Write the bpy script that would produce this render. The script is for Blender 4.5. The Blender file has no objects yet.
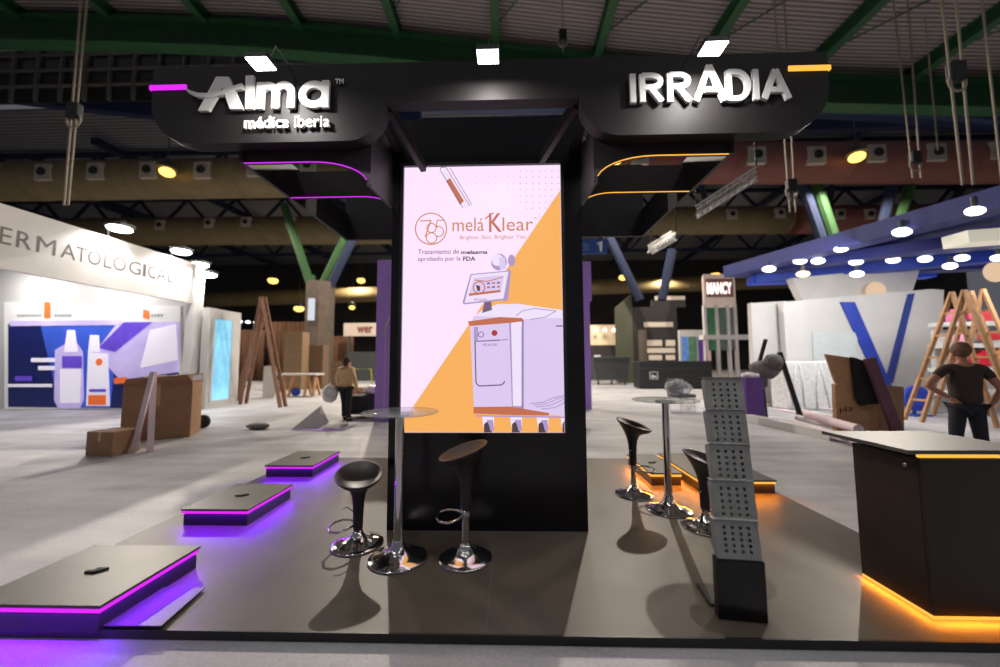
import bpy, bmesh, math, random
from mathutils import Vector, Matrix
random.seed(7)
PI = math.pi
sc = bpy.context.scene
col = sc.collection
# ------------------------------------------------------------ camera
F = 365.0
CAMZ = 1.55
PZ = 0.05                      # top of the stand's floor platform
cam_d = bpy.data.cameras.new('camera')
cam = bpy.data.objects.new('camera', cam_d); col.objects.link(cam)
cam_d.sensor_width = 36; cam_d.lens = F / 1000 * 36
cam_d.clip_end = 300
cam_d.dof.use_dof = True; cam_d.dof.focus_distance = 3.1; cam_d.dof.aperture_fstop = .62
RM = Matrix.Rotation(math.radians(1.5), 3, 'Z') @ Matrix.Rotation(math.radians(90 + 4.31), 3, 'X') @ Matrix.Rotation(math.radians(-0.25), 3, 'Z')
cam.location = (0, 0, CAMZ)
cam.rotation_euler = RM.to_euler()
sc.camera = cam
O = Vector((0, 0, CAMZ))
def ray(px, py): return RM @ Vector(((px - 500) / F, -(py - 333.5) / F, -1))
def at(px, py, Y):
    d = ray(px, py); return O + d * (Y / d.y)
def fl(px, py, z=0.0):
    d = ray(px, py); return O + d * ((z - CAMZ) / d.z)

# ------------------------------------------------------------ materials
MATS = {}
def srgb(r, g, b):
    return tuple(((c / 255) / 12.92 if c / 255 <= .04045 else ((c / 255 + .055) / 1.055) ** 2.4) for c in (r, g, b)) + (1,)
def mat(name, c, rough=.5, metal=0, emit=0, ecol=None, noise=0, nscale=8, bump=0, alpha=1, trans=0, spec=.5, coat=0, stretch=None):
    if name in MATS: return MATS[name]
    m = bpy.data.materials.new(name); m.use_nodes = True; MATS[name] = m
    nt = m.node_tree; b = nt.nodes['Principled BSDF']
    b.inputs['Base Color'].default_value = c
    b.inputs['Roughness'].default_value = rough
    b.inputs['Metallic'].default_value = metal
    b.inputs['Specular IOR Level'].default_value = spec
    b.inputs['Alpha'].default_value = alpha
    b.inputs['Transmission Weight'].default_value = trans
    b.inputs['Coat Weight'].default_value = coat
    if emit:
        b.inputs['Emission Color'].default_value = ecol or c
        b.inputs['Emission Strength'].default_value = emit
    if noise or bump:
        tc = nt.nodes.new('ShaderNodeTexCoord'); n = nt.nodes.new('ShaderNodeTexNoise')
        n.inputs['Scale'].default_value = nscale; n.inputs['Detail'].default_value = 6
        if stretch:
            mp = nt.nodes.new('ShaderNodeMapping'); mp.inputs['Scale'].default_value = stretch
            nt.links.new(tc.outputs['Object'], mp.inputs['Vector']); nt.links.new(mp.outputs['Vector'], n.inputs['Vector'])
        else: nt.links.new(tc.outputs['Object'], n.inputs['Vector'])
        if noise:
            r = nt.nodes.new('ShaderNodeValToRGB')
            r.color_ramp.elements[0].position = .3; r.color_ramp.elements[1].position = .7
            r.color_ramp.elements[0].color = tuple(x * (1 - noise) for x in c[:3]) + (1,)
            r.color_ramp.elements[1].color = tuple(min(1, x * (1 + noise)) for x in c[:3]) + (1,)
            nt.links.new(n.outputs['Fac'], r.inputs['Fac']); nt.links.new(r.outputs['Color'], b.inputs['Base Color'])
        if bump:
            bp = nt.nodes.new('ShaderNodeBump'); bp.inputs['Strength'].default_value = bump; bp.inputs['Distance'].default_value = .02
            nt.links.new(n.outputs['Fac'], bp.inputs['Height']); nt.links.new(bp.outputs['Normal'], b.inputs['Normal'])
    return m
def emis(name, c, s): return mat(name, (.01, .01, .01, 1), .5, emit=s, ecol=c, spec=.2)

BLACK = mat('black_laminate', (.016, .014, .015, 1), .42, noise=.2, nscale=3)
SIGNB = mat('black_sign_panel', (.014, .0115, .012, 1), .62, noise=.15, nscale=4, spec=.3)
TOWERB = mat('gloss_black_panel', (.006, .005, .006, 1), .22, noise=.2, nscale=3)
WHITE = mat('white_letter_acrylic', (.82, .80, .78, 1), .4, noise=.03)
CHROME = mat('chrome', (.75, .74, .74, 1), .09, 1, noise=.04, nscale=3)
SEATM = mat('black_moulded_plastic', (.035, .027, .026, 1), .42, noise=.15, nscale=6)
STEEL = mat('perforated_grey_steel', (.34, .345, .335, 1), .45, .1, noise=.12, nscale=14)
PLEX = mat('tinted_table_glass', (.30, .33, .32, 1), .05, noise=.02, spec=.35, alpha=.42)
PURPLE_LED = emis('violet_led', (.72, .02, .95, 1), 1.15)
AMBER_LED = emis('amber_led', (1, .46, .06, 1), 1.25)
PODTOP = mat('podium_top_laminate', (.085, .08, .072, 1), .42, noise=.15, nscale=3)
CARD = mat('cardboard', srgb(160, 122, 94), .85, noise=.12, nscale=5)
CARD2 = mat('light_cardboard', srgb(196, 150, 110), .85, noise=.1, nscale=5)
WOOD = mat('pine_wood', srgb(176, 132, 92), .7, noise=.2, nscale=4, stretch=(8, 8, 1))
WOODD = mat('brown_wood', srgb(128, 88, 64), .7, noise=.25, nscale=4, stretch=(8, 8, 1))
WALLW = mat('white_booth_panel', (.60, .59, .575, 1), .6, noise=.04, nscale=1.5)
OFFW = mat('off_white_panel', (.62, .60, .58, 1), .6, noise=.05, nscale=2)
BLUE = mat('blue_paint', srgb(34, 62, 170), .5, noise=.12, nscale=3)
DBLUE = mat('dark_blue_truss_cover', srgb(38, 46, 118), .6, noise=.15, nscale=2)
STBLUE = mat('blue_structural_steel', srgb(18, 30, 58), .85, noise=.15, nscale=2)
GREEN = mat('green_structural_steel', srgb(28, 76, 42), .55, noise=.15, nscale=2)
GREENL = mat('bright_green_steel', srgb(36, 72, 32), .8, noise=.15, nscale=2)
VIOLET = mat('violet_panel', srgb(178, 136, 224), .6, noise=.04)
PURP = mat('purple_fabric', srgb(98, 62, 140), .8, noise=.15, nscale=10)
PAPER = mat('white_paper', srgb(214, 206, 205), .8, noise=.06, nscale=5)
PINKW = mat('pale_pink_strip', srgb(222, 200, 208), .6, noise=.06)
PLASTW = mat('white_plastic_film', (.7, .7, .7, 1), .25, noise=.15, nscale=9, bump=.6)
FILM = mat('clear_plastic_film', (.62, .62, .64, 1), .12, noise=.3, nscale=12, bump=1, alpha=.38)
DGREY = mat('dark_grey_plastic', (.045, .05, .05, 1), .5, noise=.15)
RUBBER = mat('black_rubber', (.012, .012, .012, 1), .7, noise=.2)
ROPE = mat('grey_steel_cable', srgb(150, 138, 120), .6, noise=.1)
CONC = mat('column_concrete', srgb(88, 76, 66), .85, noise=.15, nscale=2)
SKIN = mat('skin', srgb(178, 122, 98), .6, noise=.08)
HAIRM = mat('brown_hair', srgb(62, 38, 26), .7, noise=.3, nscale=20)
LAMPW = emis('cool_white_lamp', (1, .98, .95, 1), 14)
LAMPY = emis('sodium_yellow_lamp', (1, .62, .13, 1), 2.6)
LAMPS = emis('white_spot_face', (1, 1, 1, 1), 3.0)

def tex_floor():
    m = bpy.data.materials.new('worn_concrete'); m.use_nodes = True; nt = m.node_tree; b = nt.nodes['Principled BSDF']
    tc = nt.nodes.new('ShaderNodeTexCoord')
    n1 = nt.nodes.new('ShaderNodeTexNoise'); n1.inputs['Scale'].default_value = .55; n1.inputs['Detail'].default_value = 8; n1.inputs['Roughness'].default_value = .65
    n2 = nt.nodes.new('ShaderNodeTexNoise'); n2.inputs['Scale'].default_value = 45; n2.inputs['Detail'].default_value = 4
    mp = nt.nodes.new('ShaderNodeMapping'); mp.inputs['Scale'].default_value = (.35, 2.2, 1); mp.inputs['Rotation'].default_value = (0, 0, .5)
    n3 = nt.nodes.new('ShaderNodeTexNoise'); n3.inputs['Scale'].default_value = 1.4; n3.inputs['Detail'].default_value = 6
    for n in (n1, n2): nt.links.new(tc.outputs['Object'], n.inputs['Vector'])
    nt.links.new(tc.outputs['Object'], mp.inputs['Vector']); nt.links.new(mp.outputs['Vector'], n3.inputs['Vector'])
    def math_(op, a, bb):
        x = nt.nodes.new('ShaderNodeMath'); x.operation = op
        for i, v in enumerate((a, bb)):
            if isinstance(v, float): x.inputs[i].default_value = v
            else: nt.links.new(v, x.inputs[i])
        return x.outputs[0]
    s = math_('ADD', math_('MULTIPLY', n1.outputs['Fac'], .45), math_('ADD', math_('MULTIPLY', n2.outputs['Fac'], .2), math_('MULTIPLY', n3.outputs['Fac'], .35)))
    r = nt.nodes.new('ShaderNodeValToRGB')
    r.color_ramp.elements[0].position = .36; r.color_ramp.elements[0].color = (.26, .26, .275, 1)
    r.color_ramp.elements[1].position = .62; r.color_ramp.elements[1].color = (.56, .55, .57, 1)
    nt.links.new(s, r.inputs['Fac']); nt.links.new(r.outputs['Color'], b.inputs['Base Color'])
    b.inputs['Roughness'].default_value = .5
    b.inputs['Specular IOR Level'].default_value = .4
    bp = nt.nodes.new('ShaderNodeBump'); bp.inputs['Strength'].default_value = .15; bp.inputs['Distance'].default_value = .01
    nt.links.new(n2.outputs['Fac'], bp.inputs['Height']); nt.links.new(bp.outputs['Normal'], b.inputs['Normal'])
    return m
CONCRETE = tex_floor()
def tex_platform():
    m = bpy.data.materials.new('satin_black_floor_sheet'); m.use_nodes = True; nt = m.node_tree; b = nt.nodes['Principled BSDF']
    tc = nt.nodes.new('ShaderNodeTexCoord')
    n1 = nt.nodes.new('ShaderNodeTexNoise'); n1.inputs['Scale'].default_value = 2.2; n1.inputs['Detail'].default_value = 8; n1.inputs['Roughness'].default_value = .7
    nt.links.new(tc.outputs['Object'], n1.inputs['Vector'])
    r = nt.nodes.new('ShaderNodeValToRGB')
    r.color_ramp.elements[0].position = .35; r.color_ramp.elements[0].color = (.082, .070, .053, 1)
    r.color_ramp.elements[1].position = .7; r.color_ramp.elements[1].color = (.115, .099, .075, 1)
    nt.links.new(n1.outputs['Fac'], r.inputs['Fac']); nt.links.new(r.outputs['Color'], b.inputs['Base Color'])
    r2 = nt.nodes.new('ShaderNodeMapRange'); r2.inputs['To Min'].default_value = .38; r2.inputs['To Max'].default_value = .50
    b.inputs['Specular IOR Level'].default_value = .3
    nt.links.new(n1.outputs['Fac'], r2.inputs['Value']); nt.links.new(r2.outputs['Result'], b.inputs['Roughness'])
    return m
PLATM = tex_platform()
def tex_corr(name, c, scale):
    m = bpy.data.materials.new(name); m.use_nodes = True; nt = m.node_tree; b = nt.nodes['Principled BSDF']
    tc = nt.nodes.new('ShaderNodeTexCoord'); w = nt.nodes.new('ShaderNodeTexWave'); w.bands_direction = 'Y'
    w.inputs['Scale'].default_value = scale
    nt.links.new(tc.outputs['Object'], w.inputs['Vector'])
    r = nt.nodes.new('ShaderNodeValToRGB'); r.color_ramp.elements[0].position = .25; r.color_ramp.elements[1].position = .6
    r.color_ramp.elements[0].color = tuple(x * .35 for x in c[:3]) + (1,); r.color_ramp.elements[1].color = c
    nt.links.new(w.outputs['Fac'], r.inputs['Fac']); nt.links.new(r.outputs['Color'], b.inputs['Base Color'])
    b.inputs['Roughness'].default_value = .7
    bp = nt.nodes.new('ShaderNodeBump'); bp.inputs['Strength'].default_value = .7; bp.inputs['Distance'].default_value = .08
    nt.links.new(w.outputs['Fac'], bp.inputs['Height']); nt.links.new(bp.outputs['Normal'], b.inputs['Normal'])
    return m
ROOFM = tex_corr('corrugated_roof_sheet', (.33, .29, .285, 1), 1.5)
ROOFM2 = tex_corr('corrugated_far_roof_sheet', (.24, .24, .27, 1), .9)

# ------------------------------------------------------------ mesh builder
class MB:
    def __init__(s): s.bm = bmesh.new(); s.mi = 0
    def _m(s, n0):
        s.bm.faces.ensure_lookup_table()
        for i in range(n0, len(s.bm.faces)): s.bm.faces[i].material_index = s.mi
    def poly(s, pts, idx=None):
        n0 = len(s.bm.faces)
        vs = [s.bm.verts.new(p) for p in pts]
        s.bm.faces.new(vs); s._m(n0); return s
    def hexa(s, a, b):           # a: 4 bottom pts, b: 4 top pts
        n0 = len(s.bm.faces)
        v = [s.bm.verts.new(p) for p in list(a) + list(b)]
        for f in ((3, 2, 1, 0), (4, 5, 6, 7), (0, 1, 5, 4), (1, 2, 6, 5), (2, 3, 7, 6), (3, 0, 4, 7)):
            s.bm.faces.new([v[i] for i in f])
        s._m(n0); return s
    def box(s, x0, x1, y0, y1, z0, z1, M=None, bev=0):
        a = [Vector(p) for p in ((x0, y0, z0), (x1, y0, z0), (x1, y1, z0), (x0, y1, z0))]
        b = [Vector(p) for p in ((x0, y0, z1), (x1, y0, z1), (x1, y1, z1), (x0, y1, z1))]
        if M: a = [M @ p for p in a]; b = [M @ p for p in b]
        if not bev: return s.hexa(a, b)
        t = bmesh.new(); v = [t.verts.new(p) for p in a + b]
        for f in ((3, 2, 1, 0), (4, 5, 6, 7), (0, 1, 5, 4), (1, 2, 6, 5), (2, 3, 7, 6), (3, 0, 4, 7)): t.faces.new([v[i] for i in f])
        bmesh.ops.bevel(t, geom=t.edges[:], offset=bev, segments=2, affect='EDGES', profile=.5)
        n0 = len(s.bm.faces); mp = {}
        for q in t.verts: mp[q.index] = None
        t.verts.index_update()
        vv = [s.bm.verts.new(q.co) for q in t.verts]
        for f in t.faces: s.bm.faces.new([vv[q.index] for q in f.verts])
        t.free(); s._m(n0); return s
    def prism(s, pts, d):        # pts: list of Vector, extruded by vector d
        n0 = len(s.bm.faces); d = Vector(d)
        a = [s.bm.verts.new(p) for p in pts]; b = [s.bm.verts.new(Vector(p) + d) for p in pts]
        n = len(pts)
        s.bm.faces.new(a); s.bm.faces.new(b[::-1])
        for i in range(n): s.bm.faces.new((a[(i + 1) % n], a[i], b[i], b[(i + 1) % n]))
        s._m(n0); return s
    def lathe(s, prof, n=32, c=(0, 0, 0), fn=None):
        n0 = len(s.bm.faces); c = Vector(c); rings = []
        for r, z in prof:
            if r < 1e-5: rings.append([s.bm.verts.new(c + Vector((0, 0, z)))])
            else: rings.append([s.bm.verts.new(c + Vector((r * math.cos(2 * PI * k / n), r * math.sin(2 * PI * k / n), z))) for k in range(n)])
        for A, B in zip(rings, rings[1:]):
            for k in range(n):
                k2 = (k + 1) % n
                if len(A) == 1 and len(B) == 1: break
                if len(A) == 1: s.bm.faces.new((A[0], B[k2], B[k]))
                elif len(B) == 1: s.bm.faces.new((A[k], A[k2], B[0]))
                else: s.bm.faces.new((A[k], A[k2], B[k2], B[k]))
        if fn:
            for R_ in rings:
                for v in R_: v.co = Vector(fn(v.co))
        s._m(n0); return s
    def tube(s, pts, r, n=8, closed=False, cap=True):
        n0 = len(s.bm.faces); pts = [Vector(p) for p in pts]; m = len(pts); rings = []
        up = None
        for i in range(m):
            if closed: t = (pts[(i + 1) % m] - pts[i - 1]).normalized()
            else: t = (pts[min(i + 1, m - 1)] - pts[max(i - 1, 0)]).normalized()
            if up is None:
                up = Vector((0, 0, 1)) if abs(t.z) < .9 else Vector((1, 0, 0))
            a = t.cross(up)
            if a.length < 1e-4: a = t.orthogonal()
            a.normalize(); b = a.cross(t).normalized(); up = b
            rr = r[i] if isinstance(r, (list, tuple)) else r
            rings.append([s.bm.verts.new(pts[i] + a * rr * math.cos(2 * PI * k / n) + b * rr * math.sin(2 * PI * k / n)) for k in range(n)])
        for i in range(m if closed else m - 1):
            A = rings[i]; B = rings[(i + 1) % m]
            for k in range(n): s.bm.faces.new((A[k], A[(k + 1) % n], B[(k + 1) % n], B[k]))
        if cap and not closed: s.bm.faces.new(rings[0][::-1]); s.bm.faces.new(rings[-1])
        s._m(n0); return s
    def bar(s, p, q, w, h=None):  # square bar between two points
        h = h or w; p = Vector(p); q = Vector(q); t = (q - p).normalized()
        up = Vector((0, 0, 1)) if abs(t.z) < .95 else Vector((0, 1, 0))
        a = t.cross(up).normalized() * w / 2; b = a.cross(t).normalized() * h / 2
        return s.hexa([p - a - b, p + a - b, p + a + b, p - a + b], [q - a - b, q + a - b, q + a + b, q - a + b])
    def ball(s, c, r, n=12, sc_=(1, 1, 1), jit=0):
        n0 = len(s.bm.faces)
        res = bmesh.ops.create_icosphere(s.bm, subdivisions=3 if n > 10 else 2, radius=1)
        for v in res['verts']:
            k = 1 + (random.random() - .5) * jit
            v.co = Vector(c) + Vector((v.co.x * r * sc_[0] * k, v.co.y * r * sc_[1] * k, v.co.z * r * sc_[2] * k))
        s._m(n0); return s
    def build(s, name, m, parent=None, smooth=False, loc=None):
        bmesh.ops.recalc_face_normals(s.bm, faces=s.bm.faces[:])
        me = bpy.data.meshes.new(name); s.bm.to_mesh(me); s.bm.free()
        for x in (m if isinstance(m, (list, tuple)) else [m]): me.materials.append(x)
        if smooth:
            for p in me.polygons: p.use_smooth = True
        o = bpy.data.objects.new(name, me); col.objects.link(o)
        if parent: o.parent = parent
        if loc: o.location = loc
        return o
def shade_auto(o, ang=40):
    for p in o.data.polygons: p.use_smooth = True
    bm = bmesh.new(); bm.from_mesh(o.data)
    for e in bm.edges:
        if len(e.link_faces) == 2 and e.calc_face_angle(0) > math.radians(ang): e.smooth = False
    bm.to_mesh(o.data); bm.free(); return o
def tag(o, label, cat, group=None, kind=None):
    o['label'] = label; o['category'] = cat
    if group: o['group'] = group
    if kind: o['kind'] = kind
    return o
def thing(name, label, cat, loc=(0, 0, 0), rz=0, group=None):
    o = bpy.data.objects.new(name, None); col.objects.link(o); o.empty_display_size = .1
    o.location = loc; o.rotation_euler = (0, 0, rz)
    return tag(o, label, cat, group)
def struct(name, mb, m, label=None, smooth=False):
    o = mb.build(name, m, smooth=smooth); o['kind'] = 'structure'
    if label: o['label'] = label
    return o
def dup(o, loc, rz=0, label=None, parent=None):
    c = o.copy(); col.objects.link(c)
    if parent is None:
        c.location = loc; c.rotation_euler = (0, 0, rz)
        if label: c['label'] = label
    else: c.parent = parent
    for ch in list(o.children): dup(ch, None, parent=c)
    return c
def lamp(name, kind, loc, energy, color=(1, 1, 1), size=.1, rot=None, spot=None, parent=None, blend=.5):
    d = bpy.data.lights.new(name, kind); d.energy = energy; d.color = color
    if kind == 'AREA': d.size = size
    else: d.shadow_soft_size = size
    if kind == 'SPOT': d.spot_size = spot; d.spot_blend = blend
    o = bpy.data.objects.new(name, d); col.objects.link(o); o.location = loc
    if rot is not None: o.rotation_euler = rot
    if parent: o.parent = parent
    return o
def aim(o, tgt):
    o.rotation_euler = (Vector(tgt) - Vector(o.location)).to_track_quat('-Z', 'Y').to_euler()

def led_glow(parent, p, q, out, energy, color):
    """thin strip light lying along p-q (local coordinates of parent), shining down and outwards"""
    p = Vector(p); q = Vector(q); d = bpy.data.lights.new('led_light', 'AREA'); d.shape = 'RECTANGLE'; L = (q - p).length
    d.size = L; d.size_y = .012; d.energy = energy * L; d.color = color
    o = bpy.data.objects.new('led_light', d); col.objects.link(o); o.parent = parent
    x = (q - p).normalized(); z = -(Vector(out).normalized() * .55 + Vector((0, 0, -1))).normalized(); y = z.cross(x).normalized()
    M = Matrix((x, y, z)).transposed().to_4x4(); M.translation = (p + q) / 2; o.matrix_local = M
    return o
VGL = (.19, 0, 1); AGL = (1, .27, .02)
def text_bm(mb, s, o0, ux, uz, w, h, depth=0, bold=0.0, nrm=None, align_h=True):
    """write s into mb: lower-left o0, unit vectors ux, uz, fitted to w x h"""
    cu = bpy.data.curves.new('t', 'FONT'); cu.body = s; cu.resolution_u = 4; cu.offset = bold
    ob = bpy.data.objects.new('t', cu); col.objects.link(ob)
    dg = bpy.context.evaluated_depsgraph_get(); me = ob.evaluated_get(dg).to_mesh()
    vs = [v.co.copy() for v in me.vertices]; fs = [list(p.vertices) for p in me.polygons]
    ob.evaluated_get(dg).to_mesh_clear(); bpy.data.objects.remove(ob); bpy.data.curves.remove(cu)
    if not vs: return
    x0 = min(v.x for v in vs); x1 = max(v.x for v in vs); y0 = min(v.y for v in vs); y1 = max(v.y for v in vs)
    o0 = Vector(o0); ux = Vector(ux); uz = Vector(uz)
    nn = nrm or ux.cross(uz).normalized()
    P = [o0 + ux * ((v.x - x0) / (x1 - x0) * w) + uz * ((v.y - y0) / (y1 - y0) * h) for v in vs]
    n0 = len(mb.bm.faces)
    bv = [mb.bm.verts.new(p) for p in P]; ff = []
    for f in fs:
        try: ff.append(mb.bm.faces.new([bv[i] for i in f]))
        except ValueError: pass
    if depth:
        bmesh.ops.remove_doubles(mb.bm, verts=bv, dist=1e-6)
        ff = [f for f in ff if f.is_valid]
        r = bmesh.ops.extrude_face_region(mb.bm, geom=ff)
        ev = [g for g in r['geom'] if isinstance(g, bmesh.types.BMVert)]
        bmesh.ops.translate(mb.bm, verts=ev, vec=nn * depth)
    mb.bm.faces.ensure_lookup_table()
    mb._m(n0)
def arc(cx, cz, r, a0, a1, n=8): return [(cx + r * math.cos(a0 + (a1 - a0) * i / n), cz + r * math.sin(a0 + (a1 - a0) * i / n)) for i in range(n + 1)]
def ribbon(mb, pts, w, f, depth, lift=0):
    """flat stroke (2-D polyline, width w or list) mapped by f(x,z)->Vector and extruded by depth vector"""
    L = []; R_ = []; m = len(pts)
    for i in range(m):
        a = Vector(pts[max(i - 1, 0)]); b = Vector(pts[min(i + 1, m - 1)]); t = (b - a).normalized(); n = Vector((-t.y, t.x))
        ww = (w[i] if isinstance(w, (list, tuple)) else w) / 2
        if 0 < i < m - 1:
            t1 = (Vector(pts[i]) - a).normalized(); c = max(.5, abs(t1.dot(t))); ww2 = ww / c
        else: ww2 = ww
        p = Vector(pts[i]); L.append(p + n * ww2); R_.append(p - n * ww2)
    d = Vector(depth); up_ = Vector((0, -lift, 0)); n0 = len(mb.bm.faces)
    A = [f(*p) + up_ for p in L]; B = [f(*p) + up_ for p in R_]
    va = [mb.bm.verts.new(p) for p in A]; vb = [mb.bm.verts.new(p) for p in B]
    vc = [mb.bm.verts.new(p + d) for p in A]; vd = [mb.bm.verts.new(p + d) for p in B]
    for i in range(m - 1):
        mb.bm.faces.new((va[i], va[i + 1], vb[i + 1], vb[i])); mb.bm.faces.new((vc[i], vd[i], vd[i + 1], vc[i + 1]))
        mb.bm.faces.new((va[i + 1], va[i], vc[i], vc[i + 1])); mb.bm.faces.new((vb[i], vb[i + 1], vd[i + 1], vd[i]))
    mb.bm.faces.new((va[0], vb[0], vd[0], vc[0])); mb.bm.faces.new((vb[-1], va[-1], vc[-1], vd[-1]))
    mb._m(n0); return
    for i in range(m - 1):
        q = [f(*L[i]), f(*L[i + 1]), f(*R_[i + 1]), f(*R_[i])]
        mb.hexa(q, [x + d for x in q])

# ============================================================ THE HALL
Yg = 18.0
prof_px = [(-500, 20), (-250, 24), (0, 31), (120, 33), (250, 38), (370, 47), (480, 59), (600, 73), (720, 85), (830, 93), (1000, 97), (1250, 97), (1500, 96)]
prof = [at(px, py, Yg) for px, py in prof_px]
mb = MB(); mb.box(-75, 75, -12, 62, -.2, 0)
struct('floor', mb, CONCRETE)
# near roof
mb = MB()
for i in range(len(prof) - 1):
    p, q = prof[i], prof[i + 1]
    a = [Vector((p.x, -8, p.z + 1.2)), Vector((q.x, -8, q.z + 1.2)), Vector((q.x, Yg + .6, q.z + 1.2)), Vector((p.x, Yg + .6, p.z + 1.2))]
    mb.hexa(a, [v + Vector((0, 0, .15)) for v in a])
struct('ceiling', mb, ROOFM)
# main girder (green), flanges and web
k = 1
mb = MB()
for i in range(len(prof) - 1):
    p, q = prof[i], prof[i + 1]
    for dz, h, w in ((.72, .16, .7), (-.72, .16, .7), (0, 1.3, .12)):
        a = [Vector((p.x, Yg - w / 2, p.z + dz - h / 2)), Vector((q.x, Yg - w / 2, q.z + dz - h / 2)), Vector((q.x, Yg + w / 2, q.z + dz - h / 2)), Vector((p.x, Yg + w / 2, p.z + dz - h / 2))]
        mb.hexa(a, [v + Vector((0, 0, h)) for v in a])
struct('trim_1', mb, GREEN, 'dark green curved roof girder crossing the hall')
# rafters running in depth
def zroof(x):
    for i in range(len(prof) - 1):
        if prof[i].x <= x <= prof[i + 1].x:
            t = (x - prof[i].x) / (prof[i + 1].x - prof[i].x); return prof[i].z * (1 - t) + prof[i + 1].z * t
    return prof[0].z if x < prof[0].x else prof[-1].z
ti = 2
for j in range(-5, 7):
    x = -.6 + j * 5.2; z = zroof(x)
    mb = MB()
    mb.box(x - .2, x + .2, -7, Yg, z + .55, z + .63); mb.box(x - .05, x + .05, -7, Yg, z + .6, z + 1.15); mb.box(x - .2, x + .2, -7, Yg, z + 1.1, z + 1.2)
    # thin diagonal bracing rod to the next rafter
    z2 = zroof(x + 2.6)
    for yy in (2, 10):
        mb.bar((x, yy + 7, z + 1.0), (x + 5.2, yy, zroof(x + 5.2) + 1.0), .05)
    struct('trim_%d' % ti, mb, GREEN); ti += 1
# clerestory grid beyond the girder (left) and blue edge beam
mb = MB()
cx0 = at(-200, 60, 20.5).x; cx1 = at(420, 60, 20.5).x
zt = at(0, 42, 20.5).z; zb = at(0, 86, 20.5).z
mb.box(cx0, cx1, 20.7, 20.8, zb - 1, zt)
struct('window_1', mb, mat('dark_clerestory_glass', (.02, .02, .02, 1), .3, noise=.2), 'dark clerestory glazing under the roof girder')
mb = MB()
x = cx0
while x < cx1: mb.box(x - .06, x + .06, 20.5, 20.7, zb - 1, zt); x += 1.55
for f_ in (0, .35, .7, 1): mb.box(cx0, cx1, 20.52, 20.68, zb - .06 + (zt - zb) * f_, zb + .06 + (zt - zb) * f_)
struct('trim_%d' % ti, mb, mat('grey_mullion', (.12, .11, .10, 1), .5, noise=.1)); ti += 1
def strip(pts_px, Y, th, dp, m, label):
    global ti
    P = [at(a, b, Y) for a, b in pts_px]; mb = MB()
    for p, q in zip(P, P[1:]):
        a = [Vector((p.x, Y, p.z - th)), Vector((q.x, Y, q.z - th)), Vector((q.x, Y + dp, q.z - th)), Vector((p.x, Y + dp, p.z - th))]
        mb.hexa(a, [v + Vector((0, 0, th)) for v in a])
    struct('trim_%d' % ti, mb, m, label); ti += 1
strip([(-400, 35), (-100, 58), (0, 67), (80, 76), (160, 84), (260, 90), (420, 96)], 22, 2.2, .5, mat('navy_edge_beam', srgb(30, 40, 84), .6, noise=.1), 'blue painted curved edge beam beyond the girder')
strip([(-400, 48), (-100, 50), (0, 47), (90, 41), (180, 40), (300, 46), (420, 58), (480, 66)], 20.2, .12, .2, mat('pale_pipe', (.3, .3, .28, 1), .4, noise=.1), 'thin pale rail below the roof girder')
strip([(380, 101), (480, 102), (590, 102), (700, 103), (820, 107), (900, 111), (1000, 120), (1300, 150)], 22, .35, .6, mat('pale_blue_beam', srgb(58, 78, 118), .5, noise=.1), 'pale edge beam behind the right girder')
strip([(380, 106), (480, 106), (590, 107), (700, 107), (820, 110), (900, 106), (1000, 108), (1300, 118)], 24, 1.4, .5, mat('navy_edge_beam', srgb(30, 40, 84), .6), 'dark blue beam behind the right girder')
# far roof, low and ribbed
mb = MB(); mb.box(-75, 75, 22.5, 62, 18.4, 18.6)
o = struct('ceiling_far', mb, ROOFM2)
o.name = 'ceiling.001'
mb = MB(); mb.box(-75, 75, 61, 61.3, 0, 18.4)
struct('wall_back', mb, mat('dark_back_wall', (.03, .028, .027, 1), .8, noise=.3, nscale=.5))
# blue trusses under the far roof
for yy in (27, 35, 45):
    mb = MB(); X = list(range(-60, 61, 5))
    for a, b in zip(X, X[1:]):
        mb.bar((a, yy, 15.2), (b, yy, 15.2), .35); mb.bar((a, yy, 18), (b, yy, 18), .3)
        m_ = (a + b) / 2; mb.bar((a, yy, 15.2), (m_, yy, 18), .22); mb.bar((m_, yy, 18), (b, yy, 15.2), .22)
    struct('trim_%d' % ti, mb, STBLUE, 'blue steel lattice roof truss'); ti += 1
for j in range(-5, 6):
    mb = MB(); xx = j * 11 + 3; mb.bar((xx, 24.5, 17.6), (xx + 3, 60, 17.4), .5); mb.bar((xx, 27, 17.4), (xx + 5.5, 35, 15.3), .4)
    struct('trim_%d' % ti, mb, STBLUE); ti += 1

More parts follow.
